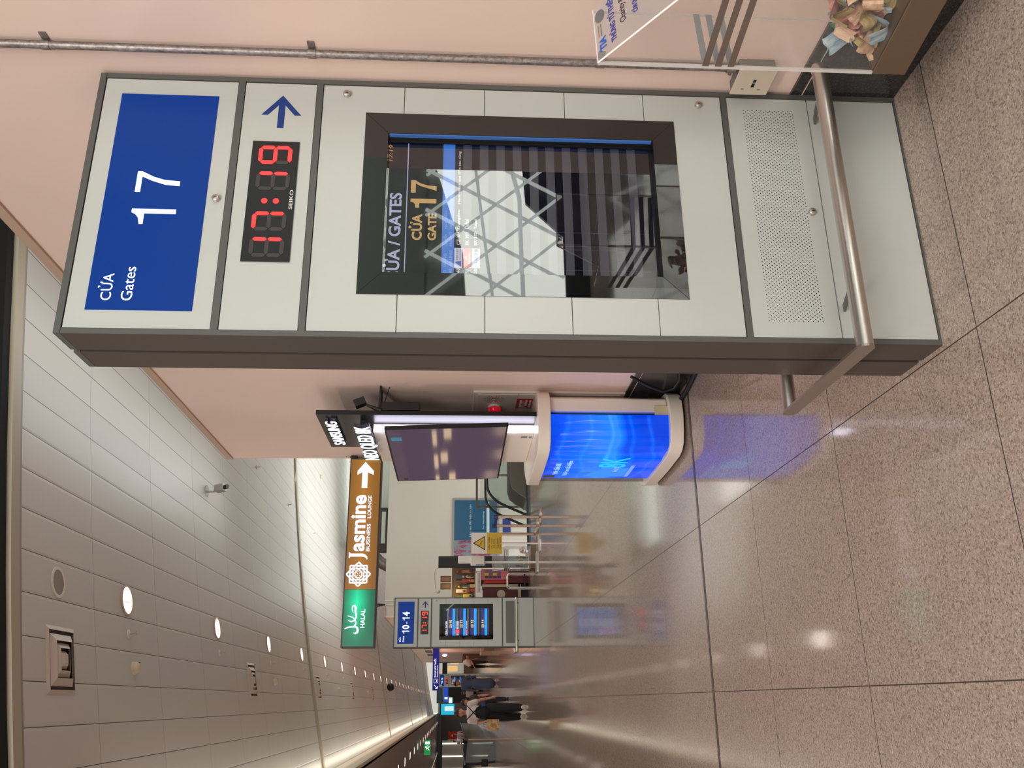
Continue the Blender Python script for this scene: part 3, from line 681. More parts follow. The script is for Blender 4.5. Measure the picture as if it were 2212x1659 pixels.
# print on the panel: follows the left face (facing -X)
def onleft(mb_fn, name, m, parent, x=.022):
    q = mb_fn(MB()); r = MB(); r.f = q.f
    for a, y, z in q.v: r.v.append((x+y, .80-a, z))      # a = distance from y=6.10 towards the viewer
    return obj(name, r, m, parent)
for a_ in (('Vượt đỉnh 8K', .10, .775, .30, .052, 0, .0), ('Vượt xa đa nhiệm', .07, .705, .40, .048, 0, -.004)): onleft(lambda q: tx(q, *a_), 'panel_lettering', glow('panel_letter', 150, 190, 255, 1.2), lb_)
onleft(lambda q: q.prism([(.05, .60), (.30, .48), (.30, .30), (.05, .30)], 'y', 0, .001), 'printed_television', glow('panel_tv', 36, 130, 245, 1.1), lb_)
onleft(lambda q: q.prism([(.05, .268), (.36, .268), (.36, .295), (.05, .295)], 'y', 0, .001), 'printed_base', glow('panel_base', 110, 150, 255, 1.1), lb_)
onleft(lambda q: (tx(q, '8K', .30, .335, .26, .19, 0, .005),)[0], 'printed_8k', glow('panel_8k', 0, 170, 255, 1.3), lb_)
onleft(lambda q: tx(q, 'Neo QLED', .18, .365, .13, .04, -.0005, .0), 'printed_label', glow('panel_letter2', 140, 180, 240, 1.0), lb_)
onleft(lambda q: q.box(.02, .085, -.0005, 0, .80, .88), 'info_sticker', c255('sticker_grey', 90, 84, 92, .5), lb_)
obj('side_column', MB().prism([(x, y) for x, y in [ox((1.79, 5.37)), ox((1.88, 5.37)), ox((1.90, 5.40)), ox((1.90, 5.55)), ox((1.79, 5.55))]], 'z', .112, .897), M_cw, tvs, bevel=.01)
obj('inner_panel', MB().box(*[v for v in (.275, .283, .10, .8, .112, .897)]), M_blk, tvs)
obj('tape', MB().box(.245, .33, .058, .066, .112, .20), c255('tape_cream', 210, 200, 160, .4), tvs)
obj('glass_end', MB().box(.03, .38, .93, .936, .112, .897), acrylic('smoky_acrylic', (.62, .58, .55), .10), tvs)
# back board with signs
bb = thing('television_backboard', 'tall black backboard with glowing white letters above the television', 'backboard', (1.765, 5.40, .981))
obj('board', MB().box(0, .03, 0, .76, 0, 1.442), c255('board_black', 24, 24, 26, .3, metal=.3), bb)
def onboard(body, x, y0, wd, z0, ht, off, dep, name, m):
    # letters facing -X, reading towards the viewer; y0 = far end
    out_ = None
    for nm_, mm, y_, th_ in ((name, m, -dep, .004), ('letter_return', M_ret, -dep+.0045, dep-.0045)):
        q = tx(MB(), body, 0, z0, wd, ht, y_, off, th_); r = MB(); r.f = q.f
        for a, y, z in q.v: r.v.append((x+y, y0-a, z))
        o_ = obj(nm_, r, mm, bb if out_ is None else out_); out_ = out_ or o_
    return out_
M_ret = c255('letter_side', 70, 70, 84, .4)
M_lw = glow('letter_glow_white', 255, 255, 255, 1.5)
onboard('SAMSUNG', -.002, .595, .53, 1.315, .078, .008, .03, 'glowing_lettering', M_lw)
onboard('NEO QLED 8K', -.08, .72, .80, 1.065, .12, .012, .03, 'glowing_lettering', M_lw)
obj('letter_backing', MB().box(-.06, -.002, .11, .2, 1.13, 1.165), M_blk, bb)
cbx = obj('white_cabinet', MB().box(-.058, 0, .19, .95, 0, 1.085), M_cw, bb, bevel=.003)
obj('light_strip', MB().box(-.058, -.012, .183, .19, .0, 1.075), glow('strip_white', 235, 232, 255, 6.0), cbx)
obj('label_sticker', MB().box(-.0592, -.058, .27, .31, .04, .085).box(-.0592, -.058, .27, .31, .01, .03), c255('sticker_blue_grey', 120, 120, 150, .5), cbx)
area('strip_light', (1.70, 5.55, 1.6), (PI/2, 0, 0), .03, 1.0, 2.5, (.75, .78, 1))
bx = obj('media_box', MB().box(.035, .09, 0, .08, .77, 1.04), M_blk, bb, bevel=.003)
# small gadgets
obj('spotlight', MB().obox((.083, .0, 1.16), (.022, 0, .01), (0, .03, 0), (-.014, 0, .034)), M_blk, bb)
obj('spot_arm', MB().tube([(.07, .0, 1.12), (.055, .01, 1.08), (.03, .01, 1.02)], [.008, .012, .02], 8), M_blk, bb)
obj('antenna_panel', MB().obox((.13, .05, 1.03), (.07, 0, .0), (0, .06, 0), (0, 0, .006)), M_blk, bb, bevel=.002)
obj('cable', MB().tube([(.20, .02, 1.025), (.235, .02, 1.0), (.21, .02, .97), (.15, .01, .985), (.09, 0, 1.0)], .003, 6), M_blk, bb, smooth=True)
tv = thing('television', 'large flat television mounted on the backboard of the blue counter', 'television', (1.675, 6.73, 1.172))
tvg = glossy_black('tv_screen', lin(40, 34, 42), 1.6, .04, em=lin(110, 90, 112), es=.45)
obj('casing', MB().prism([(0, 0), (.026, 0), (-.004, .80), (-.028, .80)], 'y', -1.39, 0), M_blk, tv)
def tvpt(a, z, d=.0008): return (-.0345*z-.0002-d, -1.39+.012+a, z)
scp = obj('screen', MB().quad(tvpt(0, .012), tvpt(1.366, .012), tvpt(1.366, .788), tvpt(0, .788)), tvg, tv)
s2 = scp.modifiers.new('thick', 'SOLIDIFY'); s2.thickness = .0006; s2.offset = 0
obj('energy_sticker', MB().quad(tvpt(.17, .70, .0015), tvpt(.25, .70, .0015), tvpt(.25, .77, .0015), tvpt(.17, .77, .0015)), c255('sticker_cyan', 60, 130, 160, .5, emit=lin(60, 130, 160), es=.3), scp)
obj('energy_sticker', MB().quad(tvpt(1.28, .71, .0015), tvpt(1.33, .71, .0015), tvpt(1.33, .745, .0015), tvpt(1.28, .745, .0015)), c255('sticker_plum', 70, 55, 80, .5), scp)
obj('wall_mount', MB().box(.012, .030, -1.0, -.8, .3, .5), M_blk, tv)

# fire hose cabinet
fc = thing('fire_hose_cabinet', 'recessed white fire hose cabinet with red sign behind the display counter', 'fire cabinet', (XW, 5.46, .366))
obj('cabinet_frame', MB().box(-.016, 0, 0, 1.15, 0, 1.03), c255('cab_frame', 214, 200, 188, .4), fc, bevel=.003)
obj('upper_door', MB().box(-.020, -.016, .03, 1.1, .73, 1.0), c255('cab_door', 208, 196, 186, .3), fc)
obj('lower_door', MB().box(-.020, -.016, .03, 1.1, .03, .72), c255('cab_door', 208, 196, 186, .3), fc)
sg = obj('red_sign', MB().box(-.0225, -.020, .11, .31, .62, .73), c255('sign_red', 176, 34, 34, .4), fc)
def facing_wall(fn, parent, name, m, x):
    q = fn(MB()); r = MB(); r.f = q.f
    for a, y, z in q.v: r.v.append((x+y, -a, z))
    return obj(name, r, m, parent)
facing_wall(lambda q: (tx(q, 'PCCC', -.285, .655, .15, .055, 0, .03), tx(q, 'TỦ CHỮA CHÁY', -.29, .630, .16, .016, 0, .01))[1], sg, 'sign_lettering', c255('red_sign_white', 230, 220, 215, .5), -.0235)
obj('red_sign', MB().box(-.0225, -.020, .44, .7, .62, .72), c255('sign_red', 176, 34, 34, .4), fc)
g = MB()
for r in (.018, .032, .046, .06, .07):
    n = 24
    for k in range(n):
        if k % 6 == 0: continue
        a = 2*PI*k/n; g.disc((-.0205, .13+1.0*r*math.cos(a), .89+r*math.sin(a)), .0028, 'x', 5, .001)
obj('siren_grille', g, M_gap, fc)
lm = MB().tube([(-.02, .27, .88), (-.035, .27, .88)], .045, 16); obj('lamp_base', lm, M_plast, fc)
obj('alarm_lamp', MB().tube([(-.035, .27, .88), (-.07, .27, .88), (-.09, .27, .88)], [.044, .040, .022], 16), c255('lamp_red', 190, 10, 30, .2, emit=lin(255, 20, 40), es=.25), fc, smooth=True)
# black cables by the baseboard
t = tag(obj('cable_loop', MB().tube([(1.90, 5.0, .42), (1.86, 5.06, .30), (1.84, 5.1, .20), (1.86, 5.1, .13), (1.9, 5.05, .1), (1.93, 5.0, .11)], .011, 8), M_blk, smooth=True), 'black looped cable hanging behind the gate 17 kiosk', 'cable')
t = tag(obj('floor_cable', MB().tube([(1.93, 4.9, .02), (1.9, 5.06, .02), (1.88, 5.2, .02), (1.87, 5.36, .021)], .016, 8), M_blk, smooth=True), 'thick black cable on the floor running under the display counter', 'cable')

# ---------------------------------------------------------------- hanging lounge sign
hs = thing('lounge_sign', 'lit brown and green hanging sign for a business lounge', 'sign', (.413, 7.1, 2.135))
W = 1.515
obj('casing', MB().box(-.008, W+.006, 0, .12, 0, .262), c255('sign_casing_dark', 52, 38, 36, .4), hs, bevel=.003)
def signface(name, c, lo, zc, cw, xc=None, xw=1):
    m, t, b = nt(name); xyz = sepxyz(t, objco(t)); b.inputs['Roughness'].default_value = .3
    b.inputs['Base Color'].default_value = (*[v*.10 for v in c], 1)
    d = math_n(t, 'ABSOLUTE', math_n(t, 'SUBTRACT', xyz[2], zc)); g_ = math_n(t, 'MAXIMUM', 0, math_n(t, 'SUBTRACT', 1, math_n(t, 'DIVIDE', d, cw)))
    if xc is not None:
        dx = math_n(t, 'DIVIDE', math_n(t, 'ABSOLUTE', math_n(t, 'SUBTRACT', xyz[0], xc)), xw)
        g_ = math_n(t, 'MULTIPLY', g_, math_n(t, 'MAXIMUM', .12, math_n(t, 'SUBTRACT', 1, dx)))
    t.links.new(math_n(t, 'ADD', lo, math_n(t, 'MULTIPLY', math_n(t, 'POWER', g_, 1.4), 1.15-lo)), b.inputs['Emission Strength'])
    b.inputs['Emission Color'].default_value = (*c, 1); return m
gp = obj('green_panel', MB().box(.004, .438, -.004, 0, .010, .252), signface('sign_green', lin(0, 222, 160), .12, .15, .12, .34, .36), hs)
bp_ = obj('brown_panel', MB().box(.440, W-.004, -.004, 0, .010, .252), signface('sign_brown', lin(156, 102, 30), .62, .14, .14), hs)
M_sl = glow('sign_letter', 236, 240, 255, 1.15)
L = MB()
def stroke(mb, pts, ws, y=-.0055):
    n = len(pts); L_, R2 = [], []
    pts = [(p[0], .128+(p[1]-.055)*.78) for p in pts]
    for i, p in enumerate(pts):
        a = Vector(pts[max(i-1, 0)]); b = Vector(pts[min(i+1, n-1)]); d = (b-a).normalized(); nn = Vector((-d.y, d.x))*ws[i]/2
        L_.append((p[0]+nn.x, p[1]+nn.y)); R2.append((p[0]-nn.x, p[1]-nn.y))
    for i in range(n-1): mb.prism([L_[i], L_[i+1], R2[i+1], R2[i]], 'y', y, y+.0015)
stroke(L, [(.105, .105), (.10, .085), (.108, .068), (.125, .062), (.145, .070), (.152, .09), (.15, .13), (.145, .17), (.135, .195)], [.006, .012, .018, .018, .016, .012, .01, .012, .004])
stroke(L, [(.152, .10), (.175, .085), (.20, .092), (.222, .115), (.232, .15), (.235, .172)], [.012, .012, .01, .008, .008, .004])
stroke(L, [(.20, .165), (.19, .13), (.20, .10), (.225, .083), (.255, .085)], [.004, .01, .012, .012, .010])
stroke(L, [(.235, .088), (.27, .095), (.295, .092), (.315, .105), (.31, .125), (.285, .128), (.26, .115)], [.01, .014, .02, .016, .01, .008, .004])
obj('halal_script', L, M_sl, gp)
obj('lettering', tx(MB(), 'HALAL', .143, .082, .142, .034, -.0055, .02), M_sl, gp)
L = MB().prism([(.688, .234), (.735, .234), (.735, .226), (.724, .222), (.724, .125), (.716, .102), (.700, .086), (.680, .083), (.676, .090), (.690, .096), (.697, .112), (.699, .13), (.699, .222), (.688, .226)], 'y', -.0058, -.0044)
obj('lettering', L, M_sl, bp_)
obj('lettering', tx(MB(), 'asmine', .742, .111, .464, .118, -.0055, .030), M_sl, bp_)
obj('lettering', tx(MB(), 'BUSINESS', .742, .070, .225, .030, -.0055, .02), M_sl, bp_)
obj('lettering', tx(MB(), 'LOUNGE', 1.013, .070, .19, .030, -.0055, .02), M_sl, bp_)
L = MB().prism([(1.267, .112), (1.40, .112), (1.378, .063), (1.412, .063), (1.489, .135), (1.412, .198), (1.378, .198), (1.40, .158), (1.267, .158)], 'y', -.0058, -.0045)
obj('arrow', L, M_sl, bp_)
E_ = MB(); cx, cz = .559, .150
def ring(mb, r, rot, wd):
    ps = [(cx+r*math.cos(rot+i*PI/2), cz+r*math.sin(rot+i*PI/2)) for i in range(4)]
    for i in range(4): plank(mb, ps[i], ps[(i+1) % 4], wd, -.0046, .001)
ring(E_, .096, 0, .012); ring(E_, .096, PI/4, .012); ring(E_, .070, 0, .009); ring(E_, .062, PI/4, .009); ring(E_, .042, 0, .007); ring(E_, .036, PI/4, .006)
for i in range(4):
    a = i*PI/2+PI/4; plank(E_, (cx+.006*math.cos(a), cz+.006*math.sin(a)), (cx+.028*math.cos(a), cz+.028*math.sin(a)), .005, -.0046, .001)
obj('emblem', E_, M_sl, bp_)
obj('wall_bracket', MB().box(W+.006, W+.037, .02, .10, .215, .262).tube([(W+.02, .06, .25), (W+.05, .06, .285), (W+.04, .06, .31)], .008, 8).box(W+.008, W+.036, .03, .09, .02, .06), M_blk, hs)

# ---------------------------------------------------------------- things on the ceiling
M_lamp = glow('lamp_glow', 255, 228, 220, 4.0)
def tilt(x): return math.atan(-2*.01029*x+.19992)
def put(o, x, y, dz=0): o.location = (x, y, gz(x)+dz); o.rotation_euler = (0, -tilt(x), 0)
def ring_mb(r0, r1, z0, z1, n=24):
    mb = MB(); 
    for i in range(n):
        a, b = 2*PI*i/n, 2*PI*(i+1)/n
        P = lambda r, t_, z: (r*math.cos(t_), r*math.sin(t_), z)
        mb.add([P(r0, a, z0), P(r1, a, z0), P(r1, b, z0), P(r0, b, z0), P(r0, a, z1), P(r1, a, z1), P(r1, b, z1), P(r0, b, z1)], [(0, 1, 2, 3), (4, 5, 6, 7), (1, 2, 6, 5), (0, 3, 7, 4)])
    return mb
ords = ['nearest', 'second', 'third', 'fourth', 'fifth', 'sixth', 'seventh', 'eighth', 'ninth', 'tenth', 'eleventh', 'twelfth', 'thirteenth', 'fourteenth', 'fifteenth', 'sixteenth', 'seventeenth', 'eighteenth', 'nineteenth', 'twentieth']
ords += ['twenty-'+o.replace('nearest', 'first') for o in ords[:9]]+['thirtieth', 'thirty-first', 'thirty-second']
d0 = thing('ceiling_downlight', 'round lit ceiling downlight, nearest of the long row', 'downlight', group='row of round ceiling downlights')
obj('trim_ring', ring_mb(.115, .135, -.012, 0), c255('ring_tan', 200, 176, 160, .3, metal=.4), d0)
obj('lamp', MB().disc((0, 0, -.004), .115, 'z', 24, .004), M_lamp, d0)
obj('reflector', MB().box(-.06, .06, -.004, .004, -.012, -.005).box(-.02, -.012, -.07, .07, -.012, -.005), c255('reflector_dim', 210, 160, 150, .3, emit=lin(230, 170, 160), es=1), d0)
for k in range(32):
    d = d0 if k == 0 else copy_tree(d0)
    put(d, .855, 7.83+3.02*k, -.001)
    d['label'] = ('round lit ceiling downlight, %s in the row from the near end' if k < 8 else 'tiny round lit ceiling downlight, %s in the long row from the near end') % ords[k]
d0['label'] = 'round lit ceiling downlight, nearest of the long row'
v0 = thing('air_diffuser', 'square stepped metal air diffuser in the ceiling, nearest one', 'air vent', group='square ceiling air diffusers')
M_dif = c255('diffuser_metal', 206, 194, 184, .35)
fr = MB(); h_ = .23
for a0_, a1_, z0_, z1_, nm in ((.20, .23, -.012, .0, 'outer_frame'), (.125, .175, -.03, -.004, 'louvre'), (.075, .115, -.035, -.008, 'louvre'), (.03, .06, -.04, -.012, 'louvre')):
    q = MB()
    for sx, sy_ in ((1, 0), (-1, 0), (0, 1), (0, -1)):
        if sx: q.add([(sx*a0_, -a0_, z0_), (sx*a1_, -a1_, z1_), (sx*a1_, a1_, z1_), (sx*a0_, a0_, z0_), (sx*(a0_+.004), -a0_, z0_+.006), (sx*a1_, -a1_, z1_+.006), (sx*a1_, a1_, z1_+.006), (sx*(a0_+.004), a0_, z0_+.006)], [(0, 1, 2, 3), (4, 5, 6, 7), (0, 3, 7, 4), (1, 2, 6, 5), (0, 1, 5, 4), (3, 2, 6, 7)])
        else: q.add([(-a0_, sy_*a0_, z0_), (-a1_, sy_*a1_, z1_), (a1_, sy_*a1_, z1_), (a0_, sy_*a0_, z0_), (-a0_, sy_*(a0_+.004), z0_+.006), (-a1_, sy_*a1_, z1_+.006), (a1_, sy_*a1_, z1_+.006), (a0_, sy_*(a0_+.004), z0_+.006)], [(0, 1, 2, 3), (4, 5, 6, 7), (0, 3, 7, 4), (1, 2, 6, 5), (0, 1, 5, 4), (3, 2, 6, 7)])
    obj(nm, q, M_dif, v0)
obj('centre_plate', MB().box(-.028, .028, -.028, .028, -.04, -.036), M_dif, v0)
obj('dark_opening', MB().box(-.2, .2, -.2, .2, -.002, 0), c255('vent_dark', 60, 50, 46, .7), v0)
for k in range(12):
    d = v0 if k == 0 else copy_tree(v0); put(d, .302, 6.47+6.03*k, -.002)
    if k: d['label'] = 'square metal air diffuser in the ceiling, %s from the near end' % ords[k]
m0 = thing('smoke_detector', 'white smoke detector on the ceiling beside the nearest downlight', 'smoke detector', group='ceiling smoke detectors')
obj('detector_base', MB().tube([(0, 0, 0), (0, 0, -.02)], .055, 18), c255('detector_cream', 214, 200, 180, .5), m0)
obj('detector_head', MB().tube([(0, 0, -.02), (0, 0, -.045), (0, 0, -.06)], [.05, .045, .025], 18), c255('detector_cream', 214, 200, 180, .5), m0)
obj('detector_light', MB().box(.02, .04, -.006, .006, -.057, -.045), M_gap, m0)
for k, (x, y) in enumerate(((.30, 7.92), (.31, 14.03), (.30, 21.65), (5.37, 21.5), (.3, 28.9))):
    d = m0 if k == 0 else copy_tree(m0); put(d, x, y)
    if k: d['label'] = ['', 'white smoke detector past the second ceiling diffuser', 'small smoke detector on the ceiling between third and fourth diffusers', 'small smoke detector on the ceiling to the right above the lounge sign', 'tiny smoke detector far along the ceiling row'][k]
s0 = thing('sprinkler', 'small sprinkler head on the ceiling beside the nearest downlight', 'sprinkler', group='ceiling sprinkler heads')
obj('escutcheon', MB().tube([(0, 0, 0), (0, 0, -.006), (0, 0, -.012)], [.04, .038, .015], 14), M_plast, s0)
obj('sprinkler_pin', MB().tube([(0, 0, -.012), (0, 0, -.06)], .006, 8).tube([(0, 0, -.06), (0, 0, -.064)], .018, 10), M_lock, s0)
for k, (x, y) in enumerate([(.575, 7.85+3.03*i) for i in range(6)]+[(3.63, 13.9), (3.63, 16.75), (3.63, 19.8), (3.61, 22.65)]):
    d = s0 if k == 0 else copy_tree(s0); put(d, x, y)
    if k: d['label'] = 'small sprinkler head beside the %s ceiling downlight' % ords[k] if k < 6 else 'small sprinkler head in the row right of the near wall end, %s one' % ords[k-6]
sp0 = thing('ceiling_speaker', 'round ceiling speaker with white rim at the near end of the ceiling', 'speaker'); put(sp0, .834, 6.46)
obj('rim', ring_mb(.09, .112, -.006, 0), M_plast, sp0); obj('grille', MB().disc((0, 0, -.004), .09, 'z', 24, .003), c255('speaker_grey', 150, 142, 134, .6), sp0)
cc = thing('security_camera', 'box security camera hanging from the ceiling near the wall', 'camera'); cc.location = (2.49, 10.75, gz(2.49)); cc.scale = (1.35, 1.35, 1.0)
obj('mount', MB().tube([(0, 0, 0), (0, 0, -.01)], .06, 16).tube([(0, 0, -.01), (0, 0, -.10)], .009, 8).tube([(0, 0, -.09), (.02, -.01, -.12)], .012, 8), M_lock, cc)
obj('camera_body', MB().obox((.02, -.06, -.19), (.032, 0, 0), (0, .04, .065), (0, .032, -.02)), c255('camera_silver', 170, 165, 158, .4, metal=.4), cc, bevel=.003)
obj('lens', MB().tube([(.02, -.10, -.255), (.02, -.125, -.295)], .022, 12), M_blk, cc)
dm = thing('dome_camera', 'black dome camera on the far ceiling beside the downlight row', 'camera'); put(dm, .55, 37)
obj('dome', MB().ell((0, 0, -.20), .16, .16, .15), M_blk, dm, smooth=True)
# low ceiling lamps on the left
l0 = thing('left_ceiling_lamp', 'round lit lamp in the low left ceiling', 'downlight', group='lamps in the low left ceiling')
obj('lamp', MB().disc((0, 0, -.012), .16, 'z', 20, .01), M_lamp, l0); obj('trim_ring', ring_mb(.16, .18, -.014, 0, 20), M_plast, l0)
first = True
for X_, ys in ((-2.15, [20+4.1*i for i in range(21)]), (-5.3, [74+4.1*i for i in range(8)])):
    for iy, y in enumerate(ys):
        d = l0 if first else copy_tree(l0); first = False; d.location = (X_, y, 3.41)
        d['label'] = ('small lit lamp in the low left ceiling, %s of the row nearer the cream fascia' if X_ > -3 else 'small lit lamp in the low left ceiling, %s of the row by the white panels') % ords[iy]
        d['group'] = 'lamps in the low left ceiling, row by the fascia' if X_ > -3 else 'lamps in the low left ceiling, row by the white wall'
ex = thing('exit_sign', 'small green running figure exit sign hanging under the left ceiling', 'exit sign', (-2.35, 52, 2.83))
obj('sign_box', MB().box(-.38, .38, 0, .05, 0, .34), c255('exit_green', 30, 120, 60, .4, emit=lin(40, 150, 80), es=.7), ex)
q = MB(); q.ell((.02, -.012, .27), .035, .01, .035, 8, 5); plank(q, (.0, .23), (-.05, .15), .06, -.002); plank(q, (-.05, .15), (.04, .10), .04, -.002); plank(q, (.04, .10), (.02, .03), .035, -.002); plank(q, (-.05, .15), (-.14, .06), .04, -.002); plank(q, (0, .22), (.1, .17), .03, -.002); plank(q, (0, .22), (-.11, .2), .03, -.002)
q.box(.16, .30, -.004, -.001, .04, .29)
obj('running_figure', q, glow('exit_white', 220, 255, 220, 1.3), ex)
obj('hanger', MB().tube([(-.3, .02, .34), (-.3, .02, .58)], .008, 6).tube([(.3, .02, .34), (.3, .02, .58)], .008, 6), M_lock, ex)

# ---------------------------------------------------------------- middle distance, right: escalator, queue posts, posters
es = thing('escalator', 'glass sided escalator with black handrail going down by the white wall', 'escalator', (3.6, 18.15, 0))
hp = [(.08, 0, -.05), (.12, 0, .02), (.36, 0, .56), (.50, 0, .74), (.66, 0, .84), (.90, 0, .86), (1.4, 0, .86), (3.2, 0, .86)]
def smoothpts(p, n=4):
    o = []; 
    for i in range(len(p)-1):
        p0, p1, p2, p3 = [Vector(p[max(0, min(len(p)-1, i+j))]) for j in (-1, 0, 1, 2)]
        for k in range(n):
            t_ = k/n; o.append(.5*((2*p1)+(-p0+p2)*t_+(2*p0-5*p1+4*p2-p3)*t_*t_+(-p0+3*p1-3*p2+p3)*t_**3))
    o.append(Vector(p[-1])); return o
hs_ = smoothpts(hp)
obj('handrail', MB().tube(hs_, .028, 10), M_blk, es, smooth=True)
obj('handrail', MB().tube([(x, y+1.1, z) for x, y, z in hs_], .028, 10), M_blk, es, smooth=True)
gl = MB(); sk = [(.42, -.05), (.58, .18), (.70, .32), (.85, .36), (3.2, .36)]
pts = [(p[0], p[2]-.04) for p in hs_]; poly = pts+[(3.2, .36), (.85, .36), (.70, .32), (.58, .18), (.42, -.05)]
obj('glass_side', MB().prism(poly, 'y', -.006, .006), M_glass, es); obj('glass_side', MB().prism(poly, 'y', 1.094, 1.106), M_glass, es)
obj('skirt', MB().prism([(.42, -.1), (.58, .18), (.70, .32), (.85, .36), (3.2, .36), (3.2, -.1)], 'y', -.04, .04).prism([(.42, -.1), (.58, .18), (.70, .32), (.85, .36), (3.2, .36), (3.2, -.1)], 'y', 1.06, 1.14), c255('skirt_grey', 92, 84, 76, .35, metal=.5), es)
obj('landing', MB().box(.45, 3.2, .04, 1.06, -.1, .02), M_blk, es)
obj('notice_sticker', MB().box(1.18, 1.42, -.009, -.0065, .50, .68), c255('notice_pale', 196, 186, 176, .5), es)
gr = thing('landing_guardrail', 'dark framed glass guardrail behind the escalator', 'guardrail', (4.2, 19.6, 0))
for x in (0, .75, 1.5, 2.25): obj('post', MB().box(x-.02, x+.02, -.02, .02, -.2, 1.02), c255('rail_brown', 96, 84, 78, .4, metal=.5), gr)
obj('top_rail', MB().box(-.03, 2.3, -.03, .03, 1.02, 1.07), c255('rail_brown', 96, 84, 78, .4, metal=.5), gr)
obj('glass_pane', MB().box(0, 2.25, -.005, .005, .1, .98), M_glass, gr)
pb = thing('wall_poster', 'large blue and pink framed poster low on the white wall', 'poster', (3.55, 24.26, .30))
obj('frame', MB().box(0, 1.90, 0, .035, 0, 1.32), c255('poster_frame_grey', 150, 148, 144, .4, metal=.4), pb)
obj('blue_print', MB().box(.70, 1.84, -.004, 0, .06, 1.27), c255('poster_blue', 28, 84, 120, .2), pb)
def reds():
    m, t, b = nt('poster_red_print'); n = noise(t, objco(t, (8, 1, 3)), 1, 4, .7)
    t.links.new(ramp(t, n, [(.42, lin(120, 60, 84)), (.5, lin(150, 90, 120)), (.56, lin(120, 140, 150))]), b.inputs['Base Color']); b.inputs['Roughness'].default_value = .2; return m
obj('tree_print', MB().box(.05, .70, -.004, 0, .06, 1.27), reds(), pb)
q = MB(); tx(q, 'Làm sao để nhận ra bạn', .80, .78, .92, .085, -.0055, 0); tx(q, 'Fur Identifying', 1.02, .42, .5, .05, -.0055, 0)
obj('poster_lettering', q, c255('poster_pale', 190, 205, 210, .5), pb); obj('white_bar', MB().box(.78, 1.80, -.0055, -.004, .28, .36), c255('poster_pale', 190, 205, 210, .5), pb)
bs_ = tag(obj('blue_wall_plate', MB().box(4.48, 4.86, 24.27, 24.298, -.02, .20), c255('plate_blue', 20, 50, 130, .4)), 'small dark blue plate on the white wall under the poster', 'sign')
def queue_post(x, y, label, belt=None):
    t = thing('queue_post', label, 'queue post', (x, y, 0), group=None)
    mt = c255('rose_steel', 178, 150, 134, .25, metal=.9)
    obj('base', MB().tube([(0, 0, 0), (0, 0, .012), (0, 0, .03)], [.16, .155, .03], 24), mt, t, smooth=True)
    obj('pole', MB().tube([(0, 0, .02), (0, 0, .76)], .026, 14), mt, t, smooth=True)
    obj('belt_head', MB().tube([(0, 0, .76), (0, 0, .85)], .036, 14), c255('belt_head_navy', 34, 44, 110, .3), t, smooth=True)
    return t
queue_post(3.10, 15.3, 'rose steel queue post nearest the escalator')
queue_post(3.055, 15.9, 'rose steel queue post, left one joined by the blue belt')
queue_post(2.975, 16.3, 'rose steel queue post just behind the belted pair')
tag(obj('queue_belt', MB().add([(3.095, 15.336, .765), (3.06, 15.864, .765), (3.06, 15.864, .82), (3.095, 15.336, .82), (3.099, 15.336, .765), (3.064, 15.864, .765), (3.064, 15.864, .82), (3.099, 15.336, .82)], [(0, 1, 2, 3), (4, 5, 6, 7), (0, 1, 5, 4), (3, 2, 6, 7), (0, 3, 7, 4), (1, 2, 6, 5)]), c255('belt_blue', 50, 70, 150, .6)), 'short blue belt between two queue posts', 'belt')
cs = thing('caution_sign', 'yellow and white caution sign on a steel pole', 'sign', (2.68, 15.6, 0))
obj('base', MB().tube([(0, 0, 0), (0, 0, .015)], .17, 24), M_steel, cs); obj('pole', MB().tube([(0, 0, .01), (0, 0, .70)], .016, 10), M_steel, cs)
bd = obj('board', MB().box(-.19, .19, -.012, .0, .68, 1.235), c255('caution_white', 232, 220, 210, .4), cs, bevel=.004)
yb = obj('yellow_half', MB().box(-.19, .19, -.015, -.012, .68, .955), c255('caution_yellow', 214, 172, 40, .4), bd)
q = MB().prism([(-.13, .985), (.13, .985), (0, 1.21)], 'y', -.0145, -.012); obj('warning_triangle', q, M_blk, bd)
obj('triangle_face', MB().prism([(-.105, 1.0), (.105, 1.0), (0, 1.18)], 'y', -.0165, -.0145), c255('caution_yellow', 214, 172, 40, .4), bd)
q = MB(); 
for i in range(3): plank(q, (-.06+i*.035, 1.09-i*.022), (-.03+i*.035, 1.09-i*.022), .008, -.0165); plank(q, (-.03+i*.035, 1.094-i*.022), (-.03+i*.035, 1.064-i*.022), .008, -.0165)
tx(q, 'CẨN THẬN', -.12, .895, .23, .045, -.0165, .03); tx(q, 'CẦU THANG', -.10, .858, .19, .026, -.0165, .02); tx(q, 'DỐC ĐỨNG', -.09, .815, .17, .03, -.0165, .02); q.box(-.16, .16, -.0165, -.015, .79, .794); tx(q, 'CAUTION', -.09, .745, .18, .026, -.0165, .025); tx(q, 'STEEP STAIRS', -.11, .705, .21, .022, -.0165, .015)
obj('sign_lettering', q, c255('caution_dark', 60, 44, 10, .5), bd)
sd = thing('sanitizer_stand', 'white hand sanitizer dispenser on a thin pole with flat base', 'dispenser', (2.43, 16.2, 0))
obj('base', MB().box(-.2, .18, -.16, .16, 0, .02), c255('stand_grey', 190, 184, 178, .3, metal=.4), sd, bevel=.004)
obj('pole', MB().box(-.02, .02, -.015, .015, .02, 1.05), M_plast, sd)
obj('dispenser_body', MB().box(-.03, .11, -.08, -.015, .98, 1.47), M_plast, sd, bevel=.02)
obj('drip_tray', MB().box(-.08, .06, -.14, -.08, .98, 1.24), M_plast, sd, bevel=.015)
obj('pump_window', MB().box(-.075, -.06, -.145, -.139, 1.0, 1.14), c255('window_blue', 50, 90, 140, .3), sd)
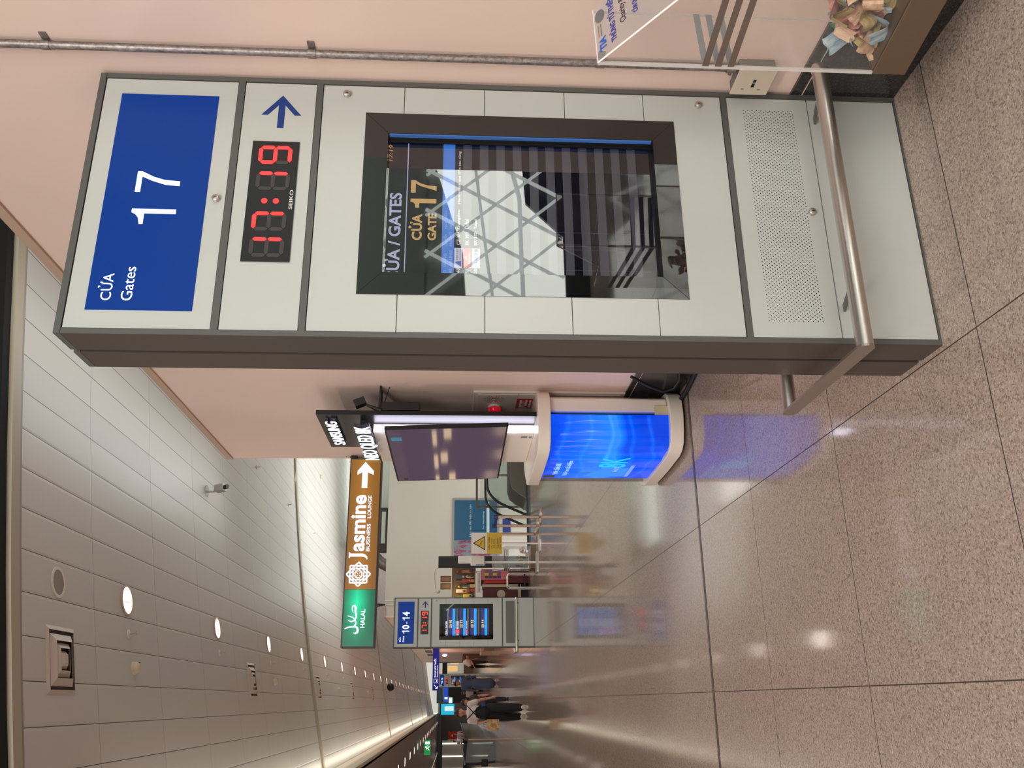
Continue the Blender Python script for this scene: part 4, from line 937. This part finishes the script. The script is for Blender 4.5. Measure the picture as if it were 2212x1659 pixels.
donation_box((2.36, 16.83, .0), 0, 'far clear charity box beside the sanitizer stand', W=.42, Dp=.40, H=.80, near=False)
for i in range(10):
    n_ = note(i, (2.42+.3*random.random(), 16.42+.22*random.random(), .165+.016*i), NM[keys[(i*3) % 13]], (.12, .06))
    n_.rotation_euler = (random.uniform(-.5, .5), random.uniform(-.4, .4), random.uniform(0, 6))
    tag(n_, 'banknote in the small heap inside the far charity box', 'banknote', 'banknotes in the far charity box')

# ---------------------------------------------------------------- souvenir stall
Z1 = lambda x: 1.5-(x-986)*.00972
X1 = lambda y: 2.01+(1290-y)*.0096
tag(obj('black_banner', MB().box(2.595, 2.835, 18.05, 18.09, .015, 1.87), M_blk), 'tall narrow black banner panel at the right end of the souvenir stall', 'banner')
st = thing('souvenir_cabinet', 'dark red stall cabinet with round cream emblem and cream frame', 'cabinet', (1.72, 18.2, 0))
M_mar = c255('maroon', 84, 22, 20, .5); M_cream = c255('cream_wood', 190, 176, 152, .5)
obj('body', MB().box(0, .52, 0, .55, .22, .94), M_mar, st); obj('frame', MB().box(.50, .56, -.02, .55, .18, .96).box(0, .56, -.02, .55, .16, .22), M_cream, st)
obj('round_emblem', MB().disc((.36, -.001, .57), .085, 'y', 24, .01), M_cream, st); obj('legs', MB().box(.0, .56, .05, .5, 0, .16), M_blk, st)
for k, (x0, x1, z0, z1, nm, c, lb) in enumerate((
    (2.36, 2.58, .42, .98, 'pink_display', (206, 110, 116), 'pink counter panel with a grid of coloured squares beside the red cabinet'),)):
    t = thing('magnet_board', lb, 'display board', (x0, 18.12, z0)); obj('board', MB().box(0, x1-x0, 0, .04, 0, z1-z0), c255(nm, *c), t)
    cols = [(60, 50, 120), (130, 80, 100), (180, 200, 60), (90, 40, 50), (70, 110, 140), (160, 60, 70)]
    for i in range(4):
        for j in range(3): obj('coloured_square', MB().box(.03+j*.055, .08+j*.055, -.004, 0, .16+i*.085, .235+i*.085), c255('sq%d' % ((i*3+j*5) % 6), *cols[(i*3+j*5) % 6]), t)
tag(obj('counter_block', MB().box(2.30, 2.58, 18.13, 18.38, .0, .415), c255('stall_red_dark', 96, 26, 30, .6)), 'dark red counter block under the pink magnet board', 'counter')
tag(obj('red_box', MB().box(2.29, 2.353, 18.14, 18.38, .416, .93), c255('red_box', 176, 30, 34, .5)), 'bright red box left of the pink magnet board', 'box')
tag(obj('stall_back_panel', MB().box(2.295, 2.59, 18.40, 18.6, .0, .98), M_mar), 'dark red back panel of the souvenir stall behind the pink board', 'panel')
cr = thing('chrome_rack', 'chrome tube luggage rack standing before the stall', 'rack', (2.16, 17.75, 0))
obj('tube_frame', MB().tube([(0, 0, .0), (0, 0, .42), (.03, 0, .46), (.25, 0, .46), (.28, 0, .42), (.28, 0, 0)], .014, 8), M_steel, cr, smooth=True)
obj('tube_frame', MB().tube([(0, .25, .0), (0, .25, .42), (.03, .25, .46), (.25, .25, .46), (.28, .25, .42), (.28, .25, 0)], .014, 8), M_steel, cr, smooth=True)
obj('mesh_shelf', MB().box(0, .28, 0, .25, .10, .115), M_blk, cr)
wbn = tag(obj('price_banner', MB().box(2.10, 2.52, 18.1, 18.115, .99, 1.08), c255('banner_white', 216, 206, 200, .5)), 'white printed price banner across the stall above the red box', 'banner')
q = MB(); tx(q, 'QUÀ LƯU NIỆM SOUVENIR', .02, .02, .38, .04, -.001, .01); lt = obj('banner_lettering', q, c255('caution_dark', 60, 44, 10, .5), wbn); lt.location = (2.10, 18.1, .99)
shelf = thing('stall_shelf', 'wooden display shelf above the souvenir stall', 'shelf', (1.75, 18.2, 1.09))
obj('shelf_board', MB().box(0, .95, 0, .3, 0, .025), M_cream, shelf); obj('back_panel', MB().box(.1, .95, .28, .30, .025, .50), c255('shelf_brown', 110, 84, 60, .6), shelf); obj('support', MB().box(.02, .05, .26, .3, -.13, 0).box(.80, .83, .26, .3, -.11, 0), M_cream, shelf)
pal = [(120, 70, 40), (190, 160, 120), (90, 60, 90), (200, 170, 60), (150, 60, 50), (70, 60, 50), (210, 190, 170), (60, 80, 100), (170, 120, 70), (90, 110, 60)]
pn = ['brown', 'beige', 'purple', 'golden', 'red', 'dark brown', 'pale', 'slate blue', 'tan', 'olive green']
for i in range(24):
    r = i//8; c_ = i % 8
    x = 1.86+c_*.10+random.uniform(-.01, .01); z = 1.115; y = 18.24+r*.08; hh = .10+.13*r+random.uniform(0, .05)
    kx = (i*7+3) % 10
    if i % 3 == 0: mb = MB().tube([(0, 0, 0), (0, 0, hh*.45), (0, 0, hh*.7), (0, 0, hh)], [.035, .04, .02, .026], 10); sm = True; nm = 'vase'
    elif i % 3 == 1: mb = MB().box(-.035, .035, -.02, .02, 0, hh); sm = False; nm = 'gift_box'
    else: mb = MB().ell((0, 0, hh*.35), .038, .03, hh*.35).ell((0, 0, hh*.85), .024, .024, .03); sm = True; nm = 'figurine'
    o = obj(nm, mb, c255('souv_%d' % kx, *pal[kx], .4), smooth=sm); o.location = (x, y, z)
    tag(o, 'small %s souvenir %s on the stall shelf, %s row, %s from the left' % (pn[kx], nm.replace('_', ' '), ['front', 'middle', 'back'][r], ['first', 'second', 'third', 'fourth', 'fifth', 'sixth', 'seventh', 'eighth'][c_]), 'souvenir', 'souvenirs on the stall shelf')
for i, (x, z, wd, ht) in enumerate(((2.36, 1.64, .13, .22), (2.21, 1.64, .13, .22))):
    t = thing('wooden_plaque', 'brown wooden plaque above the stall shelf, %s of two' % ('right' if i == 0 else 'left'), 'plaque', (x, 18.46, z-.03))
    obj('plaque_board', MB().box(0, wd, 0, .02, 0, ht), c255('plaque_brown', 120, 90, 64, .6), t)
    obj('plaque_carving', MB().box(.02, wd-.02, -.005, 0, .03, ht-.03), c255('plaque_inner', 150, 112, 84, .6), t)
lp = thing('clip_lamp', 'small white clip lamp on a bent arm over the stall', 'lamp', (2.44, 18.07, 1.87))
obj('arm', MB().tube(smoothpts([(.16, 0, 0), (.12, 0, .06), (0, 0, .07), (-.20, 0, .06), (-.26, 0, .05)]), .006, 6), M_lock, lp, smooth=True)
obj('lamp_head', MB().ell((-.32, 0, 0), .04, .04, .045), M_plast, lp, smooth=True); obj('clip', MB().box(-.34, -.26, -.02, .02, .045, .09), M_lock, lp)
lg = area('stall_lamp', (2.1, 18.1, 1.6), (math.radians(40), 0, 0), .1, .1, 1.3, (1, .75, .4))
ap = thing('electric_conduits', 'pair of thin pipes on the white wall above the gates 10-14 kiosk', 'pipe', (2.5, 24.27, 0))
for x in (0, .11): obj('pipe', MB().tube([(x, 0, 1.2), (x, 0, 3.42)], .012, 8), M_plast, ap)
obj('pipe_end', MB().tube([(0, 0, 3.42), (.02, 0, 3.6), (0, 0, 3.72), (-.04, 0, 3.66), (0, 0, 3.44)], .02, 8), M_blk, ap)

# ducts above the white wall
t = thing('white_duct', 'boxy white air duct above the white wall behind the sign', 'duct', (6.0, 27.6, 0))
obj('duct_run', MB().box(-1.2, 3, 0, .8, 3.9, 4.75), c255('duct_white', 214, 224, 216, .5), t); obj('duct_hanger', MB().tube([(-.6, .4, 4.7), (-.6, .4, 5.0)], .01, 6).tube([(1.5, .4, 4.7), (1.5, .4, 5.08)], .01, 6), M_lock, t); obj('duct_step', MB().box(-.9, 3, -.3, 0, 3.62, 4.1), c255('duct_white', 214, 224, 216, .5), t)
t = thing('duct_unit', 'dark air unit with a white strip above the white wall', 'air unit', (4.9, 26.5, 3.5))
obj('unit_body', MB().box(-.55, .75, 0, .6, 0, .55), c255('unit_dark', 56, 58, 54, .5), t); obj('unit_strip', MB().box(-.35, .62, -.02, 0, .18, .30), c255('duct_white', 214, 224, 216, .5), t)
t = tag(obj('flexible_duct', MB().tube(smoothpts([(4.5, 26.4, 4.2), (4.2, 26.4, 4.0), (3.95, 26.4, 3.75), (3.8, 26.4, 3.45)], 6), [.16+.008*(i % 2) for i in range(19)], 14), M_galv, smooth=True), 'silver flexible duct bending down behind the white wall', 'duct')
area('back_glow', (6, 30, 4.9), (0, 0, 0), 5, 6, 150, (.93, 1, .95))

# ---------------------------------------------------------------- far corridor
fs = thing('smoking_room_sign', 'dark blue hanging sign pointing to the smoking room', 'sign', (.45, 38, 2.17))
sgb = obj('sign_board', MB().box(0, 1.66, 0, .08, 0, .27), c255('far_sign_blue', 6, 14, 110, .4, emit=lin(4, 12, 110), es=.7), fs)
q = MB(); tx(q, 'PHÒNG HÚT THUỐC', .52, .13, .74, .10, -.002, .03); tx(q, 'Smoking Room', .52, .03, .48, .065, -.002, .02)
plank(q, (.08, .06), (.22, .20), .025, -.001); plank(q, (.08, .06), (.08, .15), .025, -.001); plank(q, (.08, .06), (.17, .06), .025, -.001)
for a, b in (((.30, .05), (.45, .05)), ((.45, .05), (.45, .21)), ((.45, .21), (.30, .21)), ((.30, .21), (.30, .05))): plank(q, a, b, .012, -.001)
plank(q, (.34, .10), (.42, .10), .03, -.001)
obj('sign_lettering', q, glow('far_white', 235, 235, 255, 1.1), sgb)
obj('wall_bracket', MB().box(1.66, 1.72, .02, .06, .2, .25), M_blk, fs)
ws = thing('white_wall_plate', 'white plate with dark arrows on the far pink wall', 'sign', (2.17, 34, 0))
obj('plate', MB().box(-.02, 0, 0, 12.5, 2.50, 2.92), M_plast, ws)
q = MB(); 
for k in range(3): q.box(-.025, -.02, 3+k*3, 5+k*3, 2.56, 2.86)
obj('plate_marks', q, c255('mark_dark', 70, 60, 56, .5), ws)
tag(obj('wall_lamp', MB().ell((2.12, 44, 2.02), .05, .2, .12), glow('lamp_lilac', 215, 200, 255, 3), smooth=True), 'glowing lilac lamp on the far pink wall below the blue sign', 'lamp')
bxs = ((1.85, 27.5, .0, .3, 1.0, .42, (150, 120, 100)), (1.88, 29.6, 0, .28, 1.1, .36, (128, 104, 90)), (1.86, 32, 0, .3, 1.2, .48, (176, 150, 128)), (1.9, 35, 0, .26, 1.2, .40, (140, 112, 92)), (1.88, 38, 0, .28, 1.4, .44, (190, 170, 150)))
for k, (x, y, z, wd, dp, ht, c_) in enumerate(bxs):
    t = thing('shop_carton', '%s shop carton against the far pink wall, %s from the near end' % (['brown', 'dark brown', 'tan', 'reddish brown', 'pale'][k], ords[k]), 'box', (x, y, z)); obj('carton', MB().box(0, wd, 0, dp, 0, ht), c255('carton_%d' % k, *c_), t, bevel=.01); obj('tape', MB().box(wd/2-.03, wd/2+.03, 0, dp, ht, ht+.003), c255('tape_brown', 160, 130, 90, .4), t)
tag(obj('shop_shelf', MB().box(1.95, 2.16, 43.5, 47, 0, 1.1).box(1.9, 2.16, 43.5, 47, 1.1, 1.14), c255('shop_brown', 108, 84, 70, .6)), 'brown shop shelf against the far pink wall beyond the cartons', 'shelf')
area('shop_light', (1.4, 33, 2.0), (0, math.radians(-70), 0), .3, 18, 60, (1, .62, .42))
q = thing('dark_pillar', 'thin black pillar at the far white wall', 'pillar', (2.95, 70, 0)); obj('pillar_shaft', MB().box(-.12, .12, -.12, .12, 0, 2.75), M_blk, q); obj('pillar_head', MB().box(.12, .5, -.1, .1, 1.9, 2.6), M_blk, q)
q = thing('corridor_shop', 'lit shop front with warm shelves beyond the far kiosk', 'shop', (2.35, 78, 0))
obj('fascia', MB().box(-.6, 1.4, 0, .4, 2.2, 2.6), M_blk, q); obj('lit_shelves', MB().box(.1, .55, .1, .2, 1.3, 2.15).box(.7, 1.2, .1, .2, 1.2, 1.9), glow('warm_shelf', 255, 205, 130, .75), q); obj('counter', MB().box(-.6, 1.3, -.1, .3, 0, .78), c255('shop_brown', 108, 84, 70, .6), q)
q = thing('information_booth', 'teal and blue information booth at the corridor end', 'booth', (-.1, 88, 0))
obj('booth_top', MB().box(0, 1.5, 0, .6, 2.6, 3.25), c255('booth_teal', 60, 96, 110, .5), q); obj('booth_sign', MB().box(.1, 1.5, -.05, 0, 2.15, 2.58), glow('booth_blue', 20, 70, 190, .8), q); obj('booth_light', MB().box(.35, .55, -.08, -.05, 2.2, 2.5).box(0, .5, -.08, -.05, 1.75, 2.1), glow('booth_white', 215, 235, 235, 1.1), q); obj('booth_body', MB().box(0, 1.5, 0, .6, 0, 2.15), M_blk, q)
q = thing('wall_screen', 'cyan information screen on the dark end wall', 'screen', (-1.35, 104, 1.55))
obj('casing', MB().box(-.05, 1.2, 0, .2, -.05, 1.6), M_blk, q); obj('display', MB().box(0, 1.15, -.03, 0, 0, 1.5), glow('screen_cyan', 30, 160, 190, 1.2), q); obj('display_text', MB().box(.4, .9, -.05, -.03, .1, 1.1), glow('screen_pale', 190, 225, 215, 1.1), q)
q = thing('lit_wall_panels', 'white wall panels divided by bright vertical light lines at far left', 'wall panels', (-7.6, 96, 0))
obj('white_panels', MB().box(-1.3, 3.9, 0, .1, .6, 2.75), c255('panel_white', 210, 206, 196, .5), q)
for k in range(4): obj('light_line', MB().box(.0+k*1.2-.04, .0+k*1.2+.04, -.04, 0, .6, 2.75), glow('line_white', 255, 252, 240, 2.5), q)
q = thing('red_flag_banner', 'small red banner with a yellow star at the far left', 'banner', (-3.4, 90, 0)); obj('banner_cloth', MB().box(0, .7, 0, .03, 1.3, 2.1), c255('flag_red', 180, 20, 26, .6), q); obj('star', MB().disc((.35, 0, 1.7), .12, 'y', 5, .01), c255('star_yellow', 240, 200, 60, .5), q); obj('pole', MB().tube([(-.02, 0, 0), (-.02, 0, 2.15)], .02, 6), M_lock, q)
q = thing('moving_walkway', 'glass sided moving walkway with blue edged handrail at left', 'walkway', (-1.30, 34, 0))
M_wg = acrylic('walkway_glass', (.50, .57, .57), .10)
obj('handrail', MB().tube(smoothpts([(-.74, 0, .02), (-.80, 0, .55), (-.81, 0, .95), (-.80, .1, 1.09), (-.80, .6, 1.12), (-.80, 26, 1.12)]), .04, 8), c255('handrail_navy', 18, 34, 70, .3), q, smooth=True)
obj('handrail', MB().tube([(0, 0, .98), (0, .15, 1.10), (0, 26, 1.12)], .035, 8), M_blk, q, smooth=True)
obj('glass_end', MB().prism([(-.80, .38), (0, .05), (0, 1.02), (-.80, 1.10)], 'y', 0, .012), M_wg, q)
obj('end_skirt', MB().prism([(-.80, 0), (0, 0), (0, .05), (-.80, .40)], 'y', -.01, .0), c255('walk_grey', 96, 98, 98, .3, metal=.4), q)
obj('glass_side', MB().box(-.006, .006, .1, 26, .18, 1.06), M_wg, q); obj('skirt', MB().box(-.03, .03, .1, 26, 0, .18), c255('walk_grey', 96, 98, 98, .3, metal=.4), q)
obj('newel_post', MB().tube([(0, -.02, 0), (0, -.02, 1.0)], .035, 10), M_steel, q)
obj('deck_cap', MB().box(-.9, -.66, -.06, .1, .28, .52), M_blk, q, bevel=.02)

# ---------------------------------------------------------------- people
SKIN = c255('skin', 196, 140, 112, .5); HAIR = c255('hair_dark', 26, 18, 16, .4)
def remesh(o, v, sm=3):
    r = o.modifiers.new('remesh', 'REMESH'); r.mode = 'VOXEL'; r.voxel_size = v; r.use_smooth_shade = True
    s_ = o.modifiers.new('smooth', 'SMOOTH'); s_.iterations = sm; s_.factor = .5
def person(label, loc, rz, J, cloth, H=1.0, vox=.011, dress=None, hair=(26, 18, 16), long_hair=False, tag_='x', wide=0):
    """J: joint positions (facing -Y). cloth: dict top, legs, shoes colours"""
    t = thing('person', label, 'person', loc, rz)
    b = MB(); hd = Vector(J['head']); nk = Vector(J['neck']); pv = Vector(J['pelvis']); ch = Vector(J['chest'])
    b.ell(hd, .072, .088, .108); b.ell(hd+Vector((0, -.03, -.045)), .050, .055, .055)
    b.ell(hd+Vector((0, -.092, -.015)), .012, .018, .022, 8, 5)                       # nose
    for sg in (-1, 1): b.ell(hd+Vector((sg*.073, .005, -.01)), .012, .02, .03, 8, 5)   # ears
    b.cap(nk+Vector((0, .01, -.03)), hd+Vector((0, .01, -.06)), .047, .045)
    b.ell(ch, .15, .095, .16); b.ell(pv, .145, .10, .11); b.cap(ch, pv, .12, .115)
    for s_ in ('L', 'R'):
        sh, el, wr = [Vector(J[s_+k]) for k in ('sh', 'el', 'wr')]; hp_, kn, an, to = [Vector(J[s_+k]) for k in ('hip', 'kn', 'an', 'toe')]
        b.cap(ch+Vector((0, 0, .09)), sh, .06, .052); b.cap(sh, el, .047, .036); b.cap(el, wr, .036, .024)
        d = (wr-el).normalized(); pm = wr+d*.06; b.cap(wr, pm, .026, .030)
        sd_ = d.cross(Vector((0, 1, 0)));
        if sd_.length < .2: sd_ = Vector((1, 0, 0))
        sd_.normalize(); fw = Vector((0, -1, 0))
        for i, ln in enumerate((.068, .078, .072, .055)):
            o_ = sd_*0+fw.cross(d).normalized()*0; off_ = Vector((0, -1, 0))*((i-1.5)*.017)
            k1 = pm+d*.015+off_; k2 = k1+d*ln*.55+sd_*.004; b.cap(k1, k2, .0095, .009, 8); b.cap(k2, k2+d*ln*.45+sd_*.016, .009, .0075, 8)
        b.cap(wr+d*.02+Vector((0, -.02, 0)), wr+d*.055+Vector((0, -.052, 0)), .011, .009, 8)
        b.cap(hp_, kn, .085, .056); b.cap(kn, an, .055, .036); b.cap(an+Vector((0, .01, -.03)), to, .036, .028)
    bo = obj('body', b, SKIN, t, smooth=True); remesh(bo, vox)
    # face
    fm = MB()
    for sg in (-1, 1): fm.ell(hd+Vector((sg*.028, -.079, .012)), .012, .006, .006, 8, 5)
    obj('eyes', fm, M_blk, t); obj('mouth', MB().ell(hd+Vector((0, -.083, -.055)), .022, .006, .007, 8, 5), c255('lips', 150, 80, 76, .5), t)
    hm = MB(); hm.ell(hd+Vector((0, .030, .030)), .092, .092, .110); hm.ell(hd+Vector((0, -.018, .066)), .078, .080, .058)
    if long_hair: hm.cap(hd+Vector((0, .06, 0)), hd+Vector((-.06, .06, -.17)), .07, .045); hm.ell(hd+Vector((-.02, .07, .08)), .04, .04, .035)
    obj('hair', hm, c255('hair_%d' % hair[0], *hair, .4), t, smooth=True)
    tp = MB(); tp.ell(ch+Vector((0, 0, -.01)), .165, .112, .18); tp.cap(ch, pv+Vector((0, 0, .02)), .135, .135)
    tp.cap(nk+Vector((0, .01, -.05)), ch+Vector((0, 0, .1)), .07, .11)
    for s_ in ('L', 'R'):
        sh, el = Vector(J[s_+'sh']), Vector(J[s_+'el']); tp.cap(ch+Vector((0, 0, .09)), sh, .08, .068); e = sh.lerp(el, .55 if not cloth.get('long') else 1); tp.cap(sh, e, .066, .058)
        if cloth.get('long'): tp.cap(el, Vector(J[s_+'wr']).lerp(el, .1), .052, .042)
    a = obj('shirt', tp, c255('top_%s' % tag_, *cloth['top'], .7), t, smooth=True); remesh(a, vox)
    lg_ = MB(); lg_.ell(pv, .162, .122, .13)
    if cloth.get('bib'): lg_.cap(pv+Vector((0, -.01, .05)), ch+Vector((0, -.03, -.08)), .15, .125)
    for s_ in ('L', 'R'):
        hp_, kn, an = [Vector(J[s_+k]) for k in ('hip', 'kn', 'an')]
        lg_.cap(hp_, kn, .102+wide*.3, .078+wide); lg_.cap(kn, an.lerp(kn, .08), .078+wide, .062+wide)
    if dress: lg_.cap(pv, dress, .15, .19)
    a = obj('trousers' if not dress else 'dress_skirt', lg_, c255('legs_%s' % tag_, *cloth['legs'], .75), t, smooth=True); remesh(a, vox)
    for s_ in ('L', 'R'):
        an, to = Vector(J[s_+'an']), Vector(J[s_+'toe']); sh_ = MB().cap(an+Vector((0, .03, -.045)), to, .045, .038)
        sh_.box(min(an.x, to.x)-.045, max(an.x, to.x)+.045, to.y-.035, an.y+.07, min(an.z, to.z)-.075 if False else to.z-.038, to.z-.02)
        obj('shoe', sh_, c255('shoe_%s' % tag_, *cloth['shoes'], .5), t, smooth=True)
    return t
def stand(H=1.5, step=.12, armR=(.0, 0), armL=(.0, 0), sway=0):
    s = H/1.5
    J = dict(head=(0, -.01, 1.385), neck=(0, .02, 1.25), chest=(0, .01, 1.08), pelvis=(0, 0, .80),
             Lsh=(.165, .01, 1.175), Rsh=(-.165, .01, 1.175), Lel=(.21, .02, .93), Rel=(-.21, .02, .93), Lwr=(.235, -.03, .72), Rwr=(-.235, -.03, .72),
             Lhip=(.08, 0, .76), Rhip=(-.08, 0, .76), Lkn=(.09, -step*.5, .42), Rkn=(-.09, step*.35, .42), Lan=(.09, -step, .075), Ran=(-.09, step+.05, .085), Ltoe=(.10, -step-.13, .042), Rtoe=(-.10, step-.08, .042))
    return {k: Vector(v)*s for k, v in J.items()}
J = stand(1.5)
J.update(Lsh=Vector((.175, 0, 1.17)), Lel=Vector((.255, .0, .93)), Lwr=Vector((.30, -.02, .70)), Rsh=Vector((-.165, 0, 1.17)), Rel=Vector((-.21, .04, .96)), Rwr=Vector((-.19, -.10, .86)))
pw = person('woman in white shirt and black dungarees walking towards us with a paper bag', (-.22, 20, 0), 0, J, dict(top=(226, 206, 204), legs=(16, 15, 18), shoes=(214, 190, 176), bib=True), long_hair=True, tag_='woman', wide=.022, hair=(52, 22, 20), vox=.009)
q = MB().tube([(-.14, -.09, 1.24), (-.02, -.135, 1.12), (.12, -.12, .98), (.17, -.07, .9)], .012, 6).tube([(.14, -.09, 1.24), (.02, -.135, 1.12), (-.12, -.12, .98)], .010, 6)
obj('strap', q, M_blk, pw, smooth=True)
pbag = thing('paper_bag', 'brown patterned paper carrier bag hanging from the walking woman\'s hand', 'bag', (-.47, 19.86, .55))
def bagm():
    m, t, b = nt('bag_print'); n = noise(t, objco(t, (9, 9, 9)), 1, 3); t.links.new(ramp(t, n, [(.4, lin(176, 120, 60)), (.5, lin(214, 184, 136)), (.6, lin(190, 150, 100))]), b.inputs['Base Color']); return m
obj('bag_body', MB().box(-.11, .11, -.045, .045, 0, .26), bagm(), pbag, bevel=.004); obj('handle', MB().tube([(-.05, -.04, .26), (-.03, -.03, .33), (.04, -.02, .33), (.06, -.03, .26)], .008, 6), c255('bag_handle', 190, 130, 50, .6), pbag)
pouch = tag(obj('blue_pouch', MB().box(-.10, -.02, 19.84, 19.88, .84, .93), c255('pouch_blue', 20, 40, 120, .5), bevel=.01), 'small blue pouch at the waist of the walking woman', 'pouch')
person('man in red-faced mask-less dark shirt walking just behind the woman', (-.02, 26, 0), 0, stand(1.3), dict(top=(60, 56, 60), legs=(30, 28, 32), shoes=(40, 36, 36)), tag_='man2', vox=.02)['label'] = 'dark clothed person half hidden behind the walking woman'
person('woman in long blue dress standing before the far kiosk', (.62, 33.2, 0), 0, stand(1.55, .05), dict(top=(70, 88, 120), legs=(72, 92, 128), shoes=(210, 200, 200), long=True), tag_='blue', vox=.018, dress=Vector((0, .0, .22)))
J = stand(1.5, .25)
J.update(head=Vector((.32, -.05, .98)), neck=Vector((.22, 0, .98)), chest=Vector((.10, 0, .95)), Lsh=Vector((.16, -.14, .98)), Rsh=Vector((.16, .14, .98)), Lel=Vector((.14, -.12, .76)), Rel=Vector((.2, .1, .76)), Lwr=Vector((-.12, -.12, .62)), Rwr=Vector((.25, .05, .55)))
person('person in pale shirt and black trousers bending forward beside the far kiosk', (1.62, 42, 0), 0, J, dict(top=(206, 196, 196), legs=(18, 16, 18), shoes=(30, 28, 28)), tag_='bend', vox=.02)
def sit(): 
    J = stand(1.5, 0)
    J = {k: v-Vector((0, 0, .34)) if k in ('head', 'neck', 'chest', 'pelvis', 'Lsh', 'Rsh', 'Lel', 'Rel', 'Lwr', 'Rwr', 'Lhip', 'Rhip') else v for k, v in J.items()}
    J.update(Lkn=Vector((.1, -.38, .45)), Rkn=Vector((-.1, -.38, .45)), Lan=Vector((.1, -.36, .08)), Ran=Vector((-.1, -.36, .08)), Ltoe=Vector((.1, -.5, .042)), Rtoe=Vector((-.1, -.5, .042)), Lwr=Vector((.12, -.3, .53)), Rwr=Vector((-.12, -.3, .53)), Lel=Vector((.22, -.05, .60)), Rel=Vector((-.22, -.05, .60)))
    return J
sb_ = thing('waiting_bench', 'row of black waiting seats with seated people at the corridor end', 'bench', (.15, 50, 0))
obj('seat', MB().box(-.4, 1.2, -.2, .3, .36, .42), M_blk, sb_, bevel=.02); obj('backrest', MB().box(-.4, 1.2, .27, .33, .45, .9), M_blk, sb_, bevel=.02); obj('leg', MB().box(-.3, -.25, -.1, .2, 0, .36), M_steel, sb_); obj('leg', MB().box(1.05, 1.1, -.1, .2, 0, .36), M_steel, sb_)
for k, (x, c1, lb) in enumerate(((-.05, (24, 22, 26), 'seated person in black at the left end of the distant bench'), (.45, (210, 200, 190), 'seated person in a pale top in the middle of the distant bench'), (.95, (60, 30, 40), 'seated person in dark red at the right end of the distant bench'))):
    person(lb, (x, 50, 0), 0, sit(), dict(top=c1, legs=(20, 20, 24), shoes=(30, 30, 30)), tag_='s%d' % k, vox=.025)
person('person in white by the red banner at the far left', (-2.9, 74, 0), 0, stand(1.6), dict(top=(214, 204, 206), legs=(40, 38, 44), shoes=(30, 30, 30)), tag_='f1', vox=.025)
person('distant person in mauve at the far left beside the walkway', (-2.2, 66, 0), .4, stand(1.6), dict(top=(150, 130, 136), legs=(90, 84, 92), shoes=(30, 30, 30)), tag_='f2', vox=.025)
